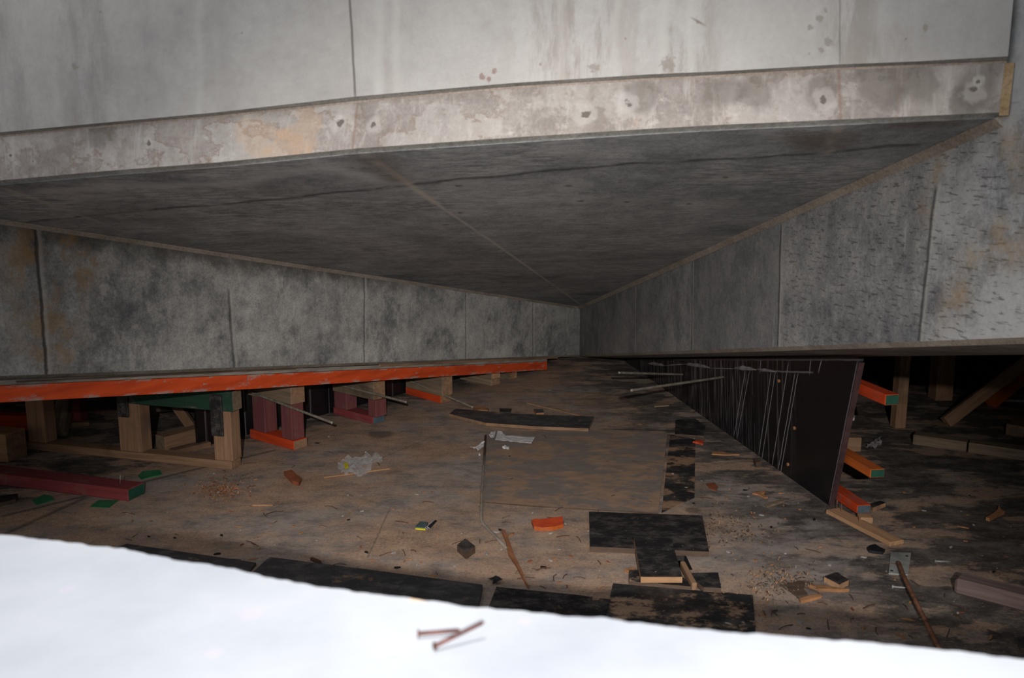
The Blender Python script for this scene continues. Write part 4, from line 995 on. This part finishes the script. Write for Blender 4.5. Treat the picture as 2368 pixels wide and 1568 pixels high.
# ------------------------------------------------------------------ countless small litter
def sill_v(u):
    for (a, va), (b, vb) in zip(sp, sp[1:]):
        if a <= u < b: return va + (vb-va)*(u-a)/(b-a)
    return 1200
def spot_on_deck(rs):
    while 1:
        u = rs.uniform(250, 2340); v = rs.uniform(880, 1480)
        if v > sill_v(u)-8: continue
        edge_r = 1430 + (v-826)/.704
        if edge_r-25 < u < max(edge_r+120, 2080 if v < 1210 else 0): continue
        if v < 1100 and u < 1050 - (v-915)*3.6 + 40: continue
        if v < 1180 and u < 420: continue
        if u > 2000 and v < 1120: continue
        if 1430 < u < 1680 and 1175 < v < 1370: continue
        if rs.random() > .35 + .65*(v-880)/500: continue
        return P(u, v)
rs = random.Random(11)
def sliver_mesh(L, bend, mat, w=.0035):
    pts = [(L*(i/4-.5), bend*math.sin(math.pi*i/4), .004 + .003*math.sin(i)) for i in range(5)]
    bm = tube_bm(pts, w, 5); me = bpy.data.meshes.new('wood_sliver'); bm.to_mesh(me); bm.free(); me.materials.append(mat); return me
def flake_mesh(r, th, mat, seed, asp=.6):
    k = random.Random(seed); bm = bmesh.new(); n = 6
    t = [bm.verts.new((r*math.cos(2*math.pi*i/n)*k.uniform(.6, 1.1), r*asp*math.sin(2*math.pi*i/n)*k.uniform(.6, 1.1), th*k.uniform(.8, 1.3))) for i in range(n)]
    b = [bm.verts.new((v.co.x, v.co.y, 0)) for v in t]
    bm.faces.new(t); bm.faces.new(b[::-1])
    for i in range(n): bm.faces.new((t[i], b[i], b[(i+1) % n], t[(i+1) % n]))
    bmesh.ops.recalc_face_normals(bm, faces=bm.faces)
    me = bpy.data.meshes.new('wood_flake'); bm.to_mesh(me); bm.free(); me.materials.append(mat); return me
def scatter(name, label, cat, group, meshes, count, smin=.7, smax=1.4):
    first = None
    for i in range(count):
        me = rs.choice(meshes)
        if first is None:
            first = bpy.data.objects.new(name, me); o = first; tag(o, label, cat, group)
        else:
            o = first.copy(); o.data = me
        col.objects.link(o)
        o.location = spot_on_deck(rs) + Z*.001
        s = rs.uniform(smin, smax); o.scale = (s, s, s); o.rotation_euler = (0, 0, rs.uniform(0, 6.28))
scatter('dark_sliver', 'thin dark brown sliver of wood lying loose on the dusty deck', 'sliver', 'dark slivers scattered on the deck',
        [sliver_mesh(.05, .001, M_dksliv, .0018), sliver_mesh(.075, .002, M_dksliv, .0018), sliver_mesh(.035, .0, M_dksliv, .002), sliver_mesh(.06, .006, M_dksliv, .0016)], 120, .6, 1.2)
scatter('pale_chip', 'small pale tan wood flake lying loose on the dusty deck', 'chip', 'pale wood flakes scattered on the deck',
        [flake_mesh(.012, .003, M_chip, 1, .4), flake_mesh(.018, .003, M_chip, 2, .22), flake_mesh(.009, .003, M_chip, 3), flake_mesh(.014, .003, M_brown, 4, .3)], 100)
scatter('mortar_crumb', 'small whitish mortar crumb lying loose on the dusty deck', 'crumb', 'mortar crumbs scattered on the deck',
        [flake_mesh(.006, .004, M_crumb, 5, .8), flake_mesh(.010, .004, M_crumb, 6, .6), flake_mesh(.004, .003, M_crumb, 7, .9)], 90)
scatter('dark_flake', 'small black plywood flake lying loose on the dusty deck', 'flake', 'black flakes scattered on the deck',
        [flake_mesh(.014, .004, M_black, 8, .5), flake_mesh(.010, .004, M_black, 9, .6)], 25)
def heap(name, label, u, v, su, sv, n, mats, seed):
    k = random.Random(seed); c0 = P(u, v); bm = bmesh.new()
    for i in range(n):
        q = P(k.gauss(u, su), k.gauss(v, sv)) - c0; r = k.uniform(.0018, .0055); a = k.uniform(0, 6.28); z = k.uniform(.001, .012)
        ca, sa = math.cos(a), math.sin(a); tl = k.uniform(-.004, .004); mi_ = k.randrange(len(mats))
        tp = [bm.verts.new((q.x + r*(ca*x - sa*y*.5), q.y + r*(sa*x + ca*y*.5), z + tl*x + .002*t_)) for t_ in (0, 1) for x, y in ((-1, -1), (1, -1), (1, 1), (-1, 1))]
        for f in ((0, 1, 2, 3), (7, 6, 5, 4), (0, 4, 5, 1), (1, 5, 6, 2), (2, 6, 7, 3), (3, 7, 4, 0)):
            fc = bm.faces.new([tp[j] for j in f]); fc.material_index = mi_
    o = mesh_obj(name, bm, mats, None, Matrix.Translation(c0))
    return tag(o, label, 'shavings', None, 'stuff')
heap('sawdust_heap', 'loose heap of reddish wood shavings on the deck left of center', 520, 1132, 32, 13, 420, [M_chip, M_dust2, M_brown], 3)
heap('sawdust_heap', 'spread of shavings and grit by the black square offcut at right', 1800, 1350, 50, 20, 300, [M_dust2, W_grey, W_dark], 4)
heap('sawdust_heap', 'fine litter spread around the T boards and deck hole', 1690, 1225, 60, 26, 240, [W_grey, M_dust2, M_dksliv, W_dark], 5)

# ------------------------------------------------------------------ light: open sky and sun from behind the upstand
w = bpy.data.worlds.new('sky'); sc.world = w; w.use_nodes = True
bg = w.node_tree.nodes['Background']; bg.inputs[0].default_value = (.90, .95, 1.0, 1); bg.inputs[1].default_value = .9
sun = bpy.data.objects.new('sun', bpy.data.lights.new('sun', 'SUN')); col.objects.link(sun)
sun.data.energy = 4.6; sun.data.angle = math.radians(1.5); sun.data.color = (1, .97, .92)
sdir = Vector((-.15, .42, 1.0))     # towards the sun
sun.rotation_euler = sdir.to_track_quat('Z', 'Y').to_euler()
flash = bpy.data.objects.new('camera_flash', bpy.data.lights.new('camera_flash', 'SPOT')); col.objects.link(flash)
flash.location = (.1, -1.2, H+.48); flash.data.energy = 960; flash.data.shadow_soft_size = .02
flash.data.spot_size = math.radians(52); flash.data.spot_blend = 1.0; flash.data.color = (1, .97, .93)
flash.rotation_euler = (P(1250, 1080)-flash.location).to_track_quat('-Z', 'Y').to_euler()
sc.view_settings.view_transform = 'Standard'; sc.view_settings.look = 'None'
sc.view_settings.exposure = 0.0; sc.view_settings.gamma = 1.0; sc.view_settings.use_curve_mapping = False
